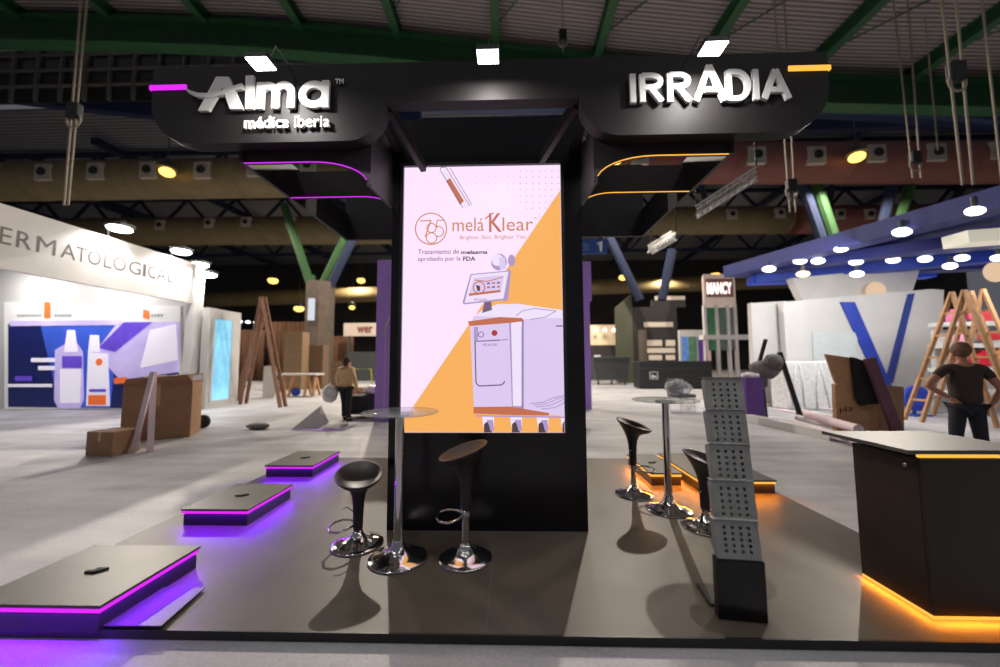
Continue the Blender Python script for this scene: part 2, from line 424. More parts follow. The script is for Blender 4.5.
# ducts
def duct(pa, pb, Y, r, m, label, vents, vpx=None):
    a = at(*pa, Y); b = at(*pb, Y); t = thing('air_duct', label, 'air duct', (0, Y, 0), group=None)
    mb = MB(); A = Vector((a.x, 0, a.z)); B = Vector((b.x, 0, b.z)); L = (B - A).length; n = max(2, int(L / 3.4))
    P = [A.lerp(B, i / n) for i in range(n + 1)]
    mb.tube(P, r, 24)
    d = mb.build('duct_pipe', m, t, smooth=True)
    for i in range(0, n + 1):
        mb = MB(); c = P[i]; dd = (B - A).normalized() * .08
        mb.tube([c - dd, c + dd], r * 1.03, 24); mb.build('joint_band', m, t)
    if vents:
        M1 = mat('vent_plate_grey', (.4, .36, .31, 1), .6, noise=.1); M2 = RUBBER
        for vx, vy in vents:
            c = at(vx, vy, Y - r * 1.02); c.y -= Y
            h = .52 if Y < 25 else .42
            mb = MB(); mb.box(c.x - h, c.x + h, c.y - .05, c.y + .5, c.z - h, c.z + h); o = mb.build('vent_plate', M1, t)
            mb = MB(); n_ = 16
            mb.lathe([(.0, .0), (.26, .0), (.33, .12), (.28, .14), (0, .1)], n_, fn=lambda v: (c.x + v.x * h * 1.6, c.y - .04 - v.z, c.z + v.y * h * 1.6)); mb.build('nozzle', M2, o)
    return t
DTAN = mat('tan_duct_sheet', srgb(118, 104, 72), .65, 0, noise=.12, nscale=1)
DRED = mat('red_brown_duct_sheet', srgb(122, 74, 66), .65, 0, noise=.12, nscale=1)
Yd = 23
duct((-260, 186), (405, 176), Yd, 1.25, DTAN, 'large tan ventilation duct across the hall, left of the tower', [(-10, 171), (43, 172), (95, 171), (148, 170), (202, 170), (255, 168), (308, 165), (360, 165)])
duct((560, 164), (1260, 162), Yd, 1.25, DRED, 'large red brown ventilation duct across the hall, right of the tower', [(580, 155), (640, 156), (700, 156), (757, 155), (817, 155), (877, 153), (937, 152), (1000, 150)])
duct((-160, 234), (398, 230), 32, 1.25, DTAN, 'far tan ventilation duct, lower one left of the tower', [(120, 225), (160, 225), (209, 223), (246, 222), (290, 222)])
duct((560, 222), (784, 220), 32, 1.2, DTAN, 'far tan ventilation duct, lower one right of the tower', [(732, 214), (780, 213)])
duct((796, 220), (1200, 214), 32, 1.2, DRED, 'far red brown ventilation duct above the blue canopy', [(840, 214), (870, 214)])
duct((200, 300), (900, 277), 48, 1.0, DTAN, 'farthest ventilation duct low across the back of the hall', [])

# high-bay lamps
hb = None
def highbay(px, py, Y, E, label, r=.34, light=True):
    p = at(px, py, Y)
    t = thing('high_bay_lamp', label, 'lamp', p, group='yellow high bay lamps of the hall')
    mb = MB(); mb.lathe([(.12, .75), (.2, .7), (.5, .3), (.52, .25), (.48, .25), (.2, .62), (0, .62)], 20); mb.build('lamp_shade', DGREY, t, True)
    mb = MB(); mb.ball((0, 0, .05), r, 12, (1.15, 1.15, .8)); mb.build('bulb', LAMPY, t, True)
    mb = MB(); mb.tube([(0, 0, .7), (0, 0, 2.6 if Y < 25 else 4)], .03, 6); mb.build('hanging_rod', DGREY, t)
    if light: lamp('hall_light', 'SPOT', (p.x, p.y, p.z - .42), E, (1, .89, .76), .12, (0, 0, 0), math.radians(165), blend=.25)
    return t
highbay(167, 173, 21, 6500, 'yellow hall lamp in front of the tan duct on the left')
highbay(388, 166, 21, 6500, 'yellow hall lamp hidden behind the left side of the sign header')
highbay(615, 161, 21, 6500, 'yellow hall lamp glowing just right of the black tower')
highbay(857, 158, 21, 6500, 'yellow hall lamp in front of the red brown duct on the right')
for px, py, r, s in ((273, 281, .5, 'yellow far lamp nearest the white booth fascia'), (299, 309, .5, 'yellow far lamp beside the concrete column, left side'), (361, 281, .42, 'yellow far lamp above the small sign, left of the tower'),
                     (352, 308, .3, 'small yellow far lamp low beside the violet panel'), (623, 278, .42, 'small yellow far lamp under the blue number sign'), (715, 276, .5, 'yellow far lamp beside the blue canopy tip')):
    highbay(px, py, 44, 0, s, r, False)
for x, e in ((-20, 2500), (-7, 2500), (7, 2500), (20, 2500)):
    lamp('hall_light', 'SPOT', (x, 46, 12), e, (1, .82, .58), .3, (0, 0, 0), math.radians(165), blend=.25)
for x in (-21, -7, 7, 21):
    lamp('hall_light', 'SPOT', (x, -5, 14), 520, (1, .95, .92), .4, (0, 0, 0), math.radians(165), blend=.25)  # added fill row behind the camera, unseen and without lamp bodies

# tree columns (concrete shaft with steel arms)
def treecol(px0, px1, ybase, ytop, arms, label, Y=None):
    b = fl((px0 + px1) / 2, ybase); Y = b.y; s = Y / F; w = (px1 - px0) * s / 2
    t = thing('column', label, 'column', b)
    zt = at(px0, ytop, Y).z
    mb = MB(); mb.prism([Vector((w * math.cos(a), w * math.sin(a), 0)) for a in [PI / 8 + i * PI / 4 for i in range(8)]], (0, 0, zt)); mb.build('shaft', CONC, t)
    for (xa, ya, xb, yb, m) in arms:
        p = at(xa, ya, Y) - b; q = at(xb, yb, Y) - b
        mb = MB(); mb.tube([p, q], .30, 8); mb.build('arm', m, t)
    if px0 == 304:
        p = at(312, 300, Y - w) - b; mb = MB(); mb.box(p.x - .18, p.x + .18, p.y - .15, p.y + .1, p.z - 1.4, p.z + .1); mb.build('tube_light', emis('column_tube_light', (.85, .9, 1, 1), .8), t)
    return t
treecol(304, 331, 384, 283, [(311, 286, 284, 205, GREENL), (314, 300, 311, 276, GREENL), (322, 286, 348, 232, GREENL), (330, 286, 356, 232, STBLUE)], 'concrete column with green and blue branching steel arms, left of the tower')
treecol(838, 866, 384, 268, [(833, 272, 797, 168, STBLUE), (846, 272, 812, 172, GREENL), (872, 272, 896, 168, STBLUE), (884, 272, 915, 168, GREENL)], 'column with green and blue steel arms rising behind the blue canopy')
treecol(640, 648, 384, 330, [(640, 300, 608, 235, STBLUE), (662, 300, 672, 250, STBLUE)], 'thin far column with blue arms behind the black booth')

# hanging rigging
def hoist(px, pyt, pyb, Y, label, gap=.16, hook=None, split=True):
    p = at(px, pyb, Y); q = at(px, pyt, Y)
    t = thing('chain_hoist', label, 'hoist', p)
    zt = zroof(p.x) + 1.15 - p.z
    for k in ((-1, 1) if split else (0,)):
        mb = MB(); mb.tube([(k * gap / 2, 0, 0), (k * gap, 0, zt)], .028, 6); mb.build('chain', ROPE, t)
    if hook:
        z = at(px, hook, Y).z - p.z
        mb = MB(); mb.box(-.16, .16, -.1, .1, z - .22, z + .25, bev=.04); mb.build('hoist_body', RUBBER, t)
        mb = MB(); mb.tube([(.2 * math.sin(a), 0, z - .25 + .22 * math.cos(a)) for a in [i * PI / 8 for i in range(16)]], .03, 6, True); mb.build('chain_loop', ROPE, t)
    return t
hoist(66, 0, 205, 9.5, 'pair of steel cables hanging above the white booth on the left', .12, 112)
hoist(968, 0, 185, 8.5, 'heavy chain hoist hanging at the right above the blue canopy', .24, 72)
hoist(917, 0, 178, 13, 'pair of chains hanging left of the heavy hoist', .28, 158)
hoist(793, 0, 212, 13, 'pair of chains hanging right of the sign header', .2, 186)
hoist(938, 0, 150, 15, 'thin far cable between the two right hand hoists', .2, None, False)
hoist(1002, 0, 180, 9.5, 'thin far cable at the right frame edge', .2, None, False)
hoist(563, 0, 52, 14, 'thin rod hanging from the roof above the sign header', .2, 36, False)
def truss(pa, pb, Ya, Yb, label):
    a = at(*pa, Ya); b = at(*pb, Yb); t = thing('lattice_truss', label, 'truss', a)
    A = Vector((0, 0, 0)); B = b - a; w = .3; d = B.normalized(); sx = d.cross(Vector((0, 0, 1))).normalized() * w; uz = Vector((0, 0, w * 1.1))
    for s_ in (Vector((0, 0, 0)), sx, uz, sx + uz):
        mb = MB(); mb.tube([A + s_, B + s_], .035, 6); mb.build('chord', mat('aluminium', (.55, .54, .52, 1), .4, .8, noise=.05), t)
    mb = MB(); n = 9
    for i in range(n):
        p = A.lerp(B, i / n); q = A.lerp(B, (i + 1) / n)
        mb.tube([p, q + uz], .018, 5); mb.tube([p + sx, q + sx + uz], .018, 5); mb.tube([p, q + sx], .018, 5)
    mb.build('lacing', MATS['aluminium'], t)
    mb = MB(); mb.tube([A + uz, A + uz + Vector((0, 0, 1.6))], .03); mb.tube([B + uz, B + uz + Vector((0, 0, 1.6))], .03); mb.build('hanger', RUBBER, t)
truss((697, 218), (757, 180), 13, 12, 'grey lattice truss hanging right of the sign header')
truss((652, 254), (676, 240), 17, 16, 'small far lattice truss below the sign header')
# number sign
p = at(594, 247, 14)
t = thing('number_sign', 'blue hanging sign with the white number 1 beside the tower', 'sign', p)
mb = MB(); mb.box(-1.0, .5, -.03, .03, -.28, .3); mb.build('sign_panel', mat('sign_blue', srgb(24, 62, 128), .5, noise=.05, emit=.05), t)
mb = MB(); ribbon(mb, [(.12, .10), (.25, .19), (.26, -.2)], .075, lambda u, v: Vector((u, -.045, v)), (0, .012, 0)); mb.build('numeral', WHITE, t)
mb = MB(); mb.tube([(-.35 + .13 * math.cos(i * PI / 8), -.04, .13 * math.sin(i * PI / 8)) for i in range(16)], .012, 5, True); mb.bar((-.35, -.04, -.08), (-.35, -.04, .08), .02); mb.bar((-.42, -.04, .04), (-.28, -.04, .04), .02); mb.build('pictogram', mat('sign_light_blue', srgb(120, 160, 200), .5, noise=.02), t)
mb = MB(); mb.tube([(-.8, 0, .3), (-.8, 0, 3)], .015); mb.tube([(.4, 0, .3), (.4, 0, 3)], .015); mb.build('hanging_wire', ROPE, t)

# ============================================================ THE STAND
def pt(px, py): return fl(px, py, PZ)
XL, XR = -3.28, 3.02
YF = pt(500, 634).y; YB = pt(500, 458).y
mb = MB()
base = [Vector((XL, YF, 0)), Vector((XR, YF, 0)), Vector((XR, YB, 0)), Vector((XL, YB, 0))]
mb.box(XL, XR, YF, YB, .001, PZ)
plat = mb.build('floor_platform', [PLATM]); tag(plat, 'low satin black stand floor platform under the tower and stools', 'platform')
mb = MB(); mb.box(XL - .01, XR + .01, YF - .012, YF, .001, PZ + .001); mb.build('edge_trim', BLACK, plat)
mb = MB()
for xs in (-.14,): mb.box(xs - .003, xs + .003, YF, 3.3, PZ, PZ + .0008)
for xs in (-1.95,): mb.box(xs - .003, xs + .003, YF, YB, PZ, PZ + .0008)
mb.build('seam', mat('seam_grey', (.12, .11, .11, 1), .5, noise=.1), plat)
# lifted edge sheet, front left
a = pt(160, 631); b = pt(205, 590); c = pt(-40, 631)
mb = MB()
q = [Vector((XL - .3, YF - .01, PZ + .001)), Vector((a.x, YF - .01, PZ + .018)), Vector((b.x, b.y, PZ + .012)), Vector((XL - .3, b.y, PZ + .001))]
mb.hexa(q, [v + Vector((0, 0, .006)) for v in q])
sheet = mb.build('loose_floor_sheet', [mat('grey_vinyl_sheet', (.06, .055, .055, 1), .45, noise=.1)])
tag(sheet, 'loose lifted grey floor sheet under the largest violet podium, front left', 'floor sheet')

# tower
YT = pt(486, 531).y; YTB = YT + 1.05
xl = pt(386, 531).x; xr = pt(588, 531).x; zT = at(487, 118, YT).z
tower = thing('display_tower', 'tall black display tower with a bright lit screen in the middle of the stand', 'display tower', ((xl + xr) / 2, YT, PZ))
def loc(o, v): return Vector(v) - Vector(o.location)
W2 = (xr - xl) / 2; HT = zT - PZ
s0 = loc(tower, at(404, 166.5, YT)); s1 = loc(tower, at(565, 433, YT))
mb = MB()
mb.box(-W2, W2, .03, YTB - YT, 0, HT)                     # core
mb.build('tower_body', TOWERB, tower)
mb = MB()                                                  # front cladding, around the screen
sx0, sx1, sz0, sz1 = s0.x - .0, s1.x, s1.z, s0.z
for (a0, a1, b0, b1) in ((-W2, sx0, 0, HT), (sx1, W2, 0, HT), (sx0, sx1, 0, sz0), (sx0, sx1, sz1, HT)): mb.box(a0, a1, 0, .029, b0, b1)
mb.build('front_cladding', TOWERB, tower)
mb = MB()
for (a0, a1, b0, b1) in ((sx0 - .03, sx0, sz0, sz1 + .03), (sx1, sx1 + .03, sz0, sz1 + .03), (sx0, sx1, sz1, sz1 + .03)): mb.box(a0, a1, -.012, 0, b0, b1)
mb.build('screen_bezel', BLACK, tower)
# the picture on the screen
ES = 1.0
def em(name, r, g, b, s=1.0): return emis(name, srgb(r, g, b), ES * s)
S_BG = em('screen_lilac_white', 247, 221, 248, 1.1); S_OR = em('screen_orange', 249, 178, 96, 1.0); S_COP = em('screen_copper', 196, 112, 82)
S_GOLD = em('screen_gold_text', 200, 138, 84); S_DK = em('screen_dark_text', 84, 66, 78); S_BODY = em('screen_machine_white', 222, 202, 240, 1.0); S_SH = em('screen_machine_shade', 176, 152, 200)
S_RED = em('screen_red', 176, 60, 60); S_HI = em('screen_machine_top', 240, 226, 250); S_DOT = em('screen_dots', 206, 172, 212); S_LN = em('screen_line', 120, 98, 130)
scm = [S_BG, S_OR, S_COP, S_GOLD, S_DK, S_BODY, S_SH, S_RED, S_HI, S_DOT, S_LN]
mb = MB(); TL = Vector(tower.location)
def sp(px, py, lay=0): return at(px, py, YT + .028 - .0012 * lay) - TL
def cl(p): return Vector((min(max(p.x, sx0 + .002), sx1 - .002), p.y, min(max(p.z, sz0 + .002), sz1 - .002)))
def spoly(pts, mi, lay): mb.mi = mi; mb.poly([cl(sp(a, b, lay)) for a, b in pts])
mb.mi = 0; mb.box(sx0, sx1, .022, .0285, sz0, sz1)
L0 = 6
spoly([(570, 190), (404, 420), (404, 440), (575, 440)], 1, L0)
# dot pattern
mb.mi = 9
for i in range(16):
    for j in range(9):
        x = 463 + i * 6.35; y = 171 + j * 6.2
        if y > 178 + (x - 463) * .5 or (j > 2 and i < 7): continue
        if x > 561 or x > 600 - (y - 160) * 1.1: continue
        r = .55 + .25 * (i > 8)
        p = sp(x, y, L0 + 1); k = .0052 * r / .6
        mb.poly([p + Vector((k * math.cos(a), 0, k * math.sin(a))) for a in [q_ * PI / 3 for q_ in range(6)]])
def sline(pts, w, mi, lay):
    mb.mi = mi
    for (a, b) in zip(pts, pts[1:]):
        p = cl(sp(*a, lay)); q = cl(sp(*b, lay)); t = (q - p).normalized(); n = Vector((-t.z, 0, t.x)) * w / 2
        mb.poly([p + n, q + n, q - n, p - n])
# vials
spoly([(441, 172), (445, 169), (470, 205), (466, 209)], 8, L0 + 1)
spoly([(446, 181), (450, 178), (464, 201), (460, 205)], 2, L0 + 2)
sline([(440, 170), (463, 208)], .006, 10, L0 + 3); sline([(447, 169), (470, 206)], .006, 10, L0 + 3); sline([(450, 168), (472, 205)], .006, 10, L0 + 3)
sline([(440, 170), (441, 167.5), (446, 167.5), (447, 169)], .006, 10, L0 + 3)
# round emblem with digits
def circ(cx, cy, r, w, mi, lay, n=36, a0=0, a1=2 * PI): sline([(cx + r * math.cos(a0 + (a1 - a0) * i / n), cy + r * math.sin(a0 + (a1 - a0) * i / n)) for i in range(n + 1)], w, mi, lay)
circ(431, 228.8, 15.6, .011, 3, L0 + 1)
sline([(420, 221), (431, 220.5), (425, 237)], .011, 3, L0 + 2)
circ(431.5, 228, 4.6, .010, 3, L0 + 2); circ(431.5, 238, 5.2, .010, 3, L0 + 2)
sline([(444, 220), (437, 220.5), (436.5, 227)], .010, 3, L0 + 2); circ(438.6, 231.5, 5, .010, 3, L0 + 2, 20, -2.2, 2.2)
def stext(s, x0, x1, yt, yb, mi, bold=0, lay=L0 + 2):
    mb.mi = mi; p = sp(x0, yb, lay); q = sp(x1, yt, lay)
    text_bm(mb, s, p, (1, 0, 0), (0, 0, 1), q.x - p.x, q.z - p.z, 0, bold)
stext('mel\u00e1', 452.5, 484, 217.5, 231.5, 3, 0); stext('K', 489, 502, 213, 232, 2, .01); stext('lear', 502.5, 533, 217, 231, 3, 0)
sline([(485, 219), (491, 214), (494, 213)], .012, 2, L0 + 3)
stext('TM', 533.5, 537, 217.5, 219.5, 3)
stext('Brighter Skin. Brighter You.', 460, 527, 234.6, 240.6, 3)
stext('Tratamiento de', 418, 459, 249, 254.2, 4, 0); stext('melasma', 461, 487.5, 250, 254.2, 4, .03)
stext('aprobado por la', 418, 460.5, 256.2, 262.4, 4, 0); stext('FDA', 463, 475.5, 256.4, 261, 4, .03)
# the treatment machine
spoly([(470, 325), (474, 316), (484, 309), (498, 305), (515, 303.5), (575, 311), (575, 416), (549, 415), (474, 412)], 5, L0 + 1)
spoly([(474, 316), (484, 309), (498, 304), (520, 304), (575, 310), (575, 318), (548, 318), (524, 319), (500, 317)], 8, L0 + 2)
sline([(516, 316), (522, 311), (535, 308.5), (556, 311), (546, 317), (530, 319.5)], .008, 6, L0 + 3)
spoly([(467.5, 321.5), (500, 317), (522, 318), (524, 321), (509, 323), (470, 326)], 2, L0 + 4)
spoly([(509, 319), (524, 320), (524, 410), (512, 408)], 6, L0 + 2)
spoly([(511, 321), (522, 322), (522, 406), (513, 406)], 8, L0 + 3)
sline([(523, 321), (522, 328), (522, 409)], .007, 10, L0 + 4)
spoly([(474, 327), (500, 325), (500, 341), (474, 342)], 6, L0 + 3); spoly([(478, 326.5), (508, 324), (508, 339), (478, 340.5)], 5, L0 + 4)
sline([(475, 341.5), (508, 339.5)], .006, 10, L0 + 5)
circ(481, 334.5, 2.6, .008, 10, L0 + 5, 14)
mb.mi = 7; p = sp(494.5, 333, L0 + 6); mb.poly([p + Vector((.028 * math.cos(i * PI / 6), 0, .028 * math.sin(i * PI / 6))) for i in range(12)])
stext('MELAKLEAR', 483, 497, 343.5, 346, 10)
sline([(475, 342), (476, 383), (479, 386), (501, 385), (504, 383), (504.5, 381)], .012, 10, L0 + 5)
spoly([(473.5, 407), (510, 406.5), (549, 413), (549, 415.5), (512, 415), (473.5, 413.5)], 2, L0 + 4)
spoly([(476, 415), (575, 416.5), (575, 418), (476, 416.5)], 6, L0 + 4)
for k, (x0, y0) in enumerate(((530, 403.5), (533, 405), (536, 407), (541, 409))):
    sline([(x0, y0), (x0 + 14, y0 - 1.5), (x0 + 24, y0 - 6), (575, y0 - 8)], .008, 6, L0 + 3)
sline([(556, 326), (566, 326)], .012, 10, L0 + 3)
for x in (488, 516, 542.5, 566.5):
    spoly([(x - 6, 416), (x + 6, 416), (x + 6, 425), (x + 4, 432), (x - 3, 432), (x - 5, 425)], 8, L0 + 2)
    spoly([(x - 4, 424), (x, 421), (x + 3, 425), (x + 4, 432.5), (x - 4, 432.5)], 4, L0 + 3)
    spoly([(x - 1.5, 420), (x + 5, 420), (x + 6, 431), (x + 2.5, 431), (x + 1, 425)], 6, L0 + 4)
# tablet and handpieces
spoly([(485, 300), (491, 299), (492, 310), (482, 313)], 10, L0 + 3)
spoly([(470.5, 274), (508.5, 270.5), (511, 272.5), (505, 300), (464, 304.5), (462.5, 302.5)], 6, L0 + 4)
spoly([(471.5, 275), (508.5, 271.5), (503.5, 298.5), (464.5, 303)], 8, L0 + 5)
spoly([(474, 278), (504, 275), (501, 291.5), (468.5, 295.5)], 5, L0 + 6)
circ(479, 287.5, 5.8, .010, 2, L0 + 7, 20); spoly([(476, 285), (480, 286), (480, 291), (477.5, 291)], 4, L0 + 7)
sline([(469, 294.8), (500.5, 291)], .022, 2, L0 + 7); sline([(475, 280), (487, 281.5), (503, 277)], .008, 2, L0 + 7)
for i in range(3):
    for j in range(2): sline([(487 + i * 5, 283.5 + j * 4 - i * .3), (490 + i * 5, 283.2 + j * 4 - i * .3)], .016, 2 if (i + j) % 2 else 10, L0 + 7)
stext('MELAKLEAR', 474, 487, 298.4, 300.6, 10, 0, L0 + 7)
mb.mi = 6
for cx, cy, rx, ry, mi in ((499, 262, 8, 8.5, 6), (497.5, 260, 6, 6, 8), (511.5, 260.5, 3.6, 6, 6)):
    mb.mi = mi; mb.poly([cl(sp(cx + rx * math.cos(i * PI / 8), cy + ry * math.sin(i * PI / 8), L0 + (3 if mi == 8 else 2))) for i in range(16)])
spoly([(499, 258), (505, 257), (506, 269), (500, 270)], 5, L0 + 4)
spoly([(508, 268), (511, 271), (508, 300), (503, 302)], 6, L0 + 3)
scr = mb.build('screen', scm, tower)

# sign header (canopy)
YC = 2.62; TH = .11
def hp(px, py): return at(px, py, YC)
head = thing('sign_header', 'wide black sign header with rounded lobes, white lettering and led lines over the tower', 'sign header', (0, YC, PZ))
HL = Vector(head.location)
zb1 = hp(260, 144.5).z; zb2 = hp(700, 131.5).z; zbm = (zb1 + zb2) / 2
ztop = (hp(154, 69.5).z + hp(828, 50.5).z) / 2
xL = hp(152, 90).x; xR = hp(829, 80).x
xa = hp(386, 102).x; xb = hp(580, 97).x; zn = (hp(386, 103).z + hp(580, 97).z) / 2
rO = .36; rI = .30
def A2(cx, cz, r, a0, a1, n=10): return [Vector((x, 0, z)) for x, z in arc(cx, cz, r, a0, a1, n)]
out = [Vector((xL, 0, ztop))]
out += A2(xL + rO, zbm + rO, rO, PI, 1.5 * PI)
out += A2(xa - rI, zbm + rI, rI, 1.5 * PI, 2 * PI)
out += [Vector((xa, 0, zn)), Vector((xb, 0, zn))]
out += A2(xb + rI, zbm + rI, rI, PI, 1.5 * PI)
out += A2(xR - rO, zbm + rO, rO, 1.5 * PI, 2 * PI)
out += [Vector((xR, 0, ztop))]
z0 = Vector((0, 0, PZ))
mb = MB(); mb.prism([v - z0 for v in out], (0, TH, 0)); mb.build('fascia', SIGNB, head)
# header body behind: sides, cross beams
Y2 = YT + .02
zc = (at(288, 197, Y2).z + at(690, 192, Y2).z) / 2
pl1 = fl(236, 160, zc); pr1 = fl(739, 151, zc)
xbl = (pl1.x + at(288, 197, Y2).x) / 2; xbr = (pr1.x + at(690, 192, Y2).x) / 2
YH2 = (fl(325, 238, zc).y + fl(640, 238, zc).y) / 2
CAN = mat('canopy_board', (.02, .016, .018, 1), .5, noise=.15)
for xs, sg in ((xbl, 1), (xbr, -1)):
    mb = MB(); mb.box(min(xs, xs + sg * .03), max(xs, xs + sg * .03), TH, YH2 - YC, zc - PZ, zc + .34 - PZ); mb.build('side_board', CAN, head)
Y1 = max((pl1.y + pr1.y) / 2, YC + TH + .02)
def crossbeam(Y, xo, xi, zbot, ztop_, r, sg):      # vertical board with a quarter-round drop next to the tower
    # sg=+1: left wing (tower to the right)
    pts = [Vector((xo, 0, zbot))]
    pts += [Vector((xi - sg * r + sg * r * math.sin(t), 0, zbot - r * .42 * (1 - math.cos(t)))) for t in [i * PI / 16 for i in range(9)]]
    pts += [Vector((xi + sg * .02, 0, zbot - r * .42)), Vector((xi + sg * .02, 0, ztop_)), Vector((xo, 0, ztop_))]
    mb = MB(); mb.prism([v + Vector((0, Y - YC, -PZ)) for v in pts], (0, .03, 0)); mb.build('cross_beam', CAN, head)
    led = [Vector((xo + sg * .004, Y - YC - .008, zbot - PZ - .004))] + [v + Vector((0, Y - YC - .008, -PZ - .004)) for v in pts[1:10]]
    mb = MB(); mb.tube(led[:-1], .0042, 6); mb.build('led_line', PURPLE_LED if sg > 0 else AMBER_LED, head)
crossbeam(Y1, xbl + .03, xl - .0, zc, zc + .3, .46, 1)
crossbeam(Y2, xbl + .03, xl - .0, zc, zc + .26, .30, 1)
crossbeam(Y1, xbr - .03, xr + .0, zc, zc + .3, .46, -1)
crossbeam(Y2, xbr - .03, xr + .0, zc, zc + .26, .30, -1)
for xs, sg in ((xl, -1), (xr, 1)):
    mb = MB(); x0_, x1_ = sorted((xs, xs + sg * .02)); q1, q2 = Y1 - YC + .03, YT - YC
    A = [Vector((x0_, q1, zc - .19 - PZ)), Vector((x0_, q2, zc - .13 - PZ)), Vector((x0_, q2, zn - PZ + .08)), Vector((x0_, TH, zn - PZ + .08)), Vector((x0_, TH, zn - PZ - .25)), Vector((x0_, q1, zc + .3 - PZ))]
    mb.prism(A, (.02, 0, 0)); mb.build('tower_side_board', CAN, head)
for x0, x1 in ((xbl, xl), (xr, xbr)):
    mb = MB(); mb.box(x0, x1, YH2 - YC, YH2 - YC + .04, zc - PZ, zc + .95 - PZ); mb.build('back_board', CAN, head)
for (pa, pb) in (((389, 108), (424, 168)), ((576, 104), (541, 160))):
    p = at(*pa, YC + .1) - HL; q = at(*pb, YT - .002) - HL
    p.z = min(p.z, zn - PZ + .05)
    mb = MB(); mb.bar(p, q, .05, .09); mb.build('strut', CAN, head)
for q_ in (xl + .02, xr - .08):
    mb = MB(); mb.box(q_, q_ + .06, TH, YT - YC, zn - PZ + .02, zn + .1 - PZ); mb.build('top_rail', CAN, head)
# end led dashes
for (a, b, m, xe) in ((hp(152, 88), hp(187, 88), PURPLE_LED, xL), (hp(788, 69.3), hp(829, 68), AMBER_LED, xR)):
    z = (a.z + b.z) / 2 - PZ; x0, x1 = min(a.x, b.x), max(a.x, b.x)
    mb = MB()
    if m is PURPLE_LED: mb.box(xL - .012, x1, -.012, 0, z - .018, z + .018); mb.box(xL - .012, xL, -.012, TH, z - .018, z + .018)
    else: mb.box(x0, xR + .012, -.012, 0, z - .018, z + .018); mb.box(xR, xR + .012, -.012, TH, z - .018, z + .018)
    mb.build('led_dash', m, head)
LD = .024
def lbox(x0, x1, yt, yb):
    p = hp(x0, yb); q = hp(x1, yt); return p.x, q.x, p.z - PZ, q.z - PZ
def letter(strokes, box, w, name='letter'):
    x0, x1, z0_, z1_ = box; mb = MB()
    f = lambda u, v: Vector((u, -LD - .01, v))
    for k, st in enumerate(strokes):
        pts = [(x0 + (x1 - x0) * u, z0_ + (z1_ - z0_) * v) for u, v in st]
        ribbon(mb, pts, w, f, (0, LD, 0), .0016 * k)
    # standoff pins
    pass
    return mb.build(name, WHITE, head)
w = .042
h_ = .09
bow = [(.5 + .37 * math.cos(a), .735 + .21 * math.sin(a)) for a in [PI / 2 - i * PI / 8 for i in range(9)]]
RST = [[(.12, 0), (.12, 1)], [(.12, .945)] + bow + [(.12, .525)], [(.45, .5), (.9, 0)]]
AST = [[(.07, 0), (.5, .98)], [(.5, .98), (.93, 0)], [(.24, .3), (.76, .3)]]
letter([[(.5, 0), (.5, 1)]], lbox(628.6, 634.6, 77, 105.6), w)
letter(RST, lbox(638.6, 661.5, 77, 105), w)
letter(RST, lbox(666, 688.5, 76, 104.5), w)
letter(AST, lbox(692, 723, 67.5, 104), w)
db = [(.42 + .46 * math.cos(a), .5 + .44 * math.sin(a)) for a in [PI / 2 - i * PI / 10 for i in range(11)]]
letter([[(.12, 0), (.12, 1)], [(.12, .94)] + db + [(.12, .06)]], lbox(724.5, 747.5, 73, 103.5), w)
letter([[(.5, 0), (.5, 1)]], lbox(750, 756.5, 72.5, 102.5), w)
letter(AST, lbox(760, 786, 72, 102), w)
# swoosh A, l, m, a
def pl(px, py): v = hp(px, py) - HL; return (v.x, v.z)
f = lambda u, v: Vector((u, -LD - .01, v))
mb = MB()
def polyl(pts, y1=0.0):
    P = [Vector((*pl(*p)[:1], -LD - .01 - y1, pl(*p)[1])) for p in pts]; mb.prism(P, (0, LD + y1, 0))
polyl([(201.5, 113.5), (212, 113.5), (231.5, 80), (219.5, 80)]); polyl([(222, 80.2), (232, 80.2), (246, 112), (233, 112)], .0006)
sw = [(188.5, 91), (194, 95.5), (202, 98.5), (214, 99), (226, 96.5), (238, 91.5), (245, 90), (247, 89)]
ribbon(mb, [pl(*p) for p in sw], [.006, .022, .034, .036, .036, .036, .05, .03], lambda u, v: Vector((u, -LD - .016, v)), (0, LD, 0))
mb.build('swoosh_letter', WHITE, head)
mb = MB(); polyl([(248.6, 79), (256.5, 78.5), (256, 111.5), (248.2, 111.8)]); mb.build('letter', WHITE, head)
f = lambda u, v: Vector((u, -LD - .01, v)); sw_ = .056
x0, x1, z0_, z1_ = lbox(258.5, 298, 84.5, 111.5); W_ = x1 - x0; hh_ = z1_ - z0_; mb = MB()
ribbon(mb, [(x0 + sw_ / 2, z0_), (x0 + sw_ / 2, z1_)], sw_, f, (0, LD, 0))
for k in (0, 1):
    c0 = x0 + sw_ / 2 + k * (W_ - sw_) / 2; c1 = c0 + (W_ - sw_) / 2; r_ = (c1 - c0) / 2
    ribbon(mb, [((c0 + c1) / 2 + r_ * math.cos(t), z1_ - sw_ / 2 - r_ + r_ * math.sin(t)) for t in [PI * .9 - i * PI * .9 / 8 for i in range(9)]] + [(c1, z0_)], sw_, f, (0, LD, 0), .0016 * (k + 1))
mb.build('letter', WHITE, head)
x0, x1, z0_, z1_ = lbox(300.5, 331.5, 83.5, 111); r_ = (z1_ - z0_ - sw_) / 2; ra = (x1 - x0 - sw_) / 2; mb = MB(); c0 = (x0 + x1) / 2; c1 = (z0_ + z1_) / 2
ribbon(mb, [(c0 + ra * math.cos(t), c1 + r_ * math.sin(t)) for t in [i * 2 * PI / 24 for i in range(25)]], sw_, f, (0, LD, 0))
ribbon(mb, [(x1 - sw_ / 2, z0_), (x1 - sw_ / 2, z1_)], sw_, f, (0, LD, 0), .0016)
mb.build('letter', WHITE, head)
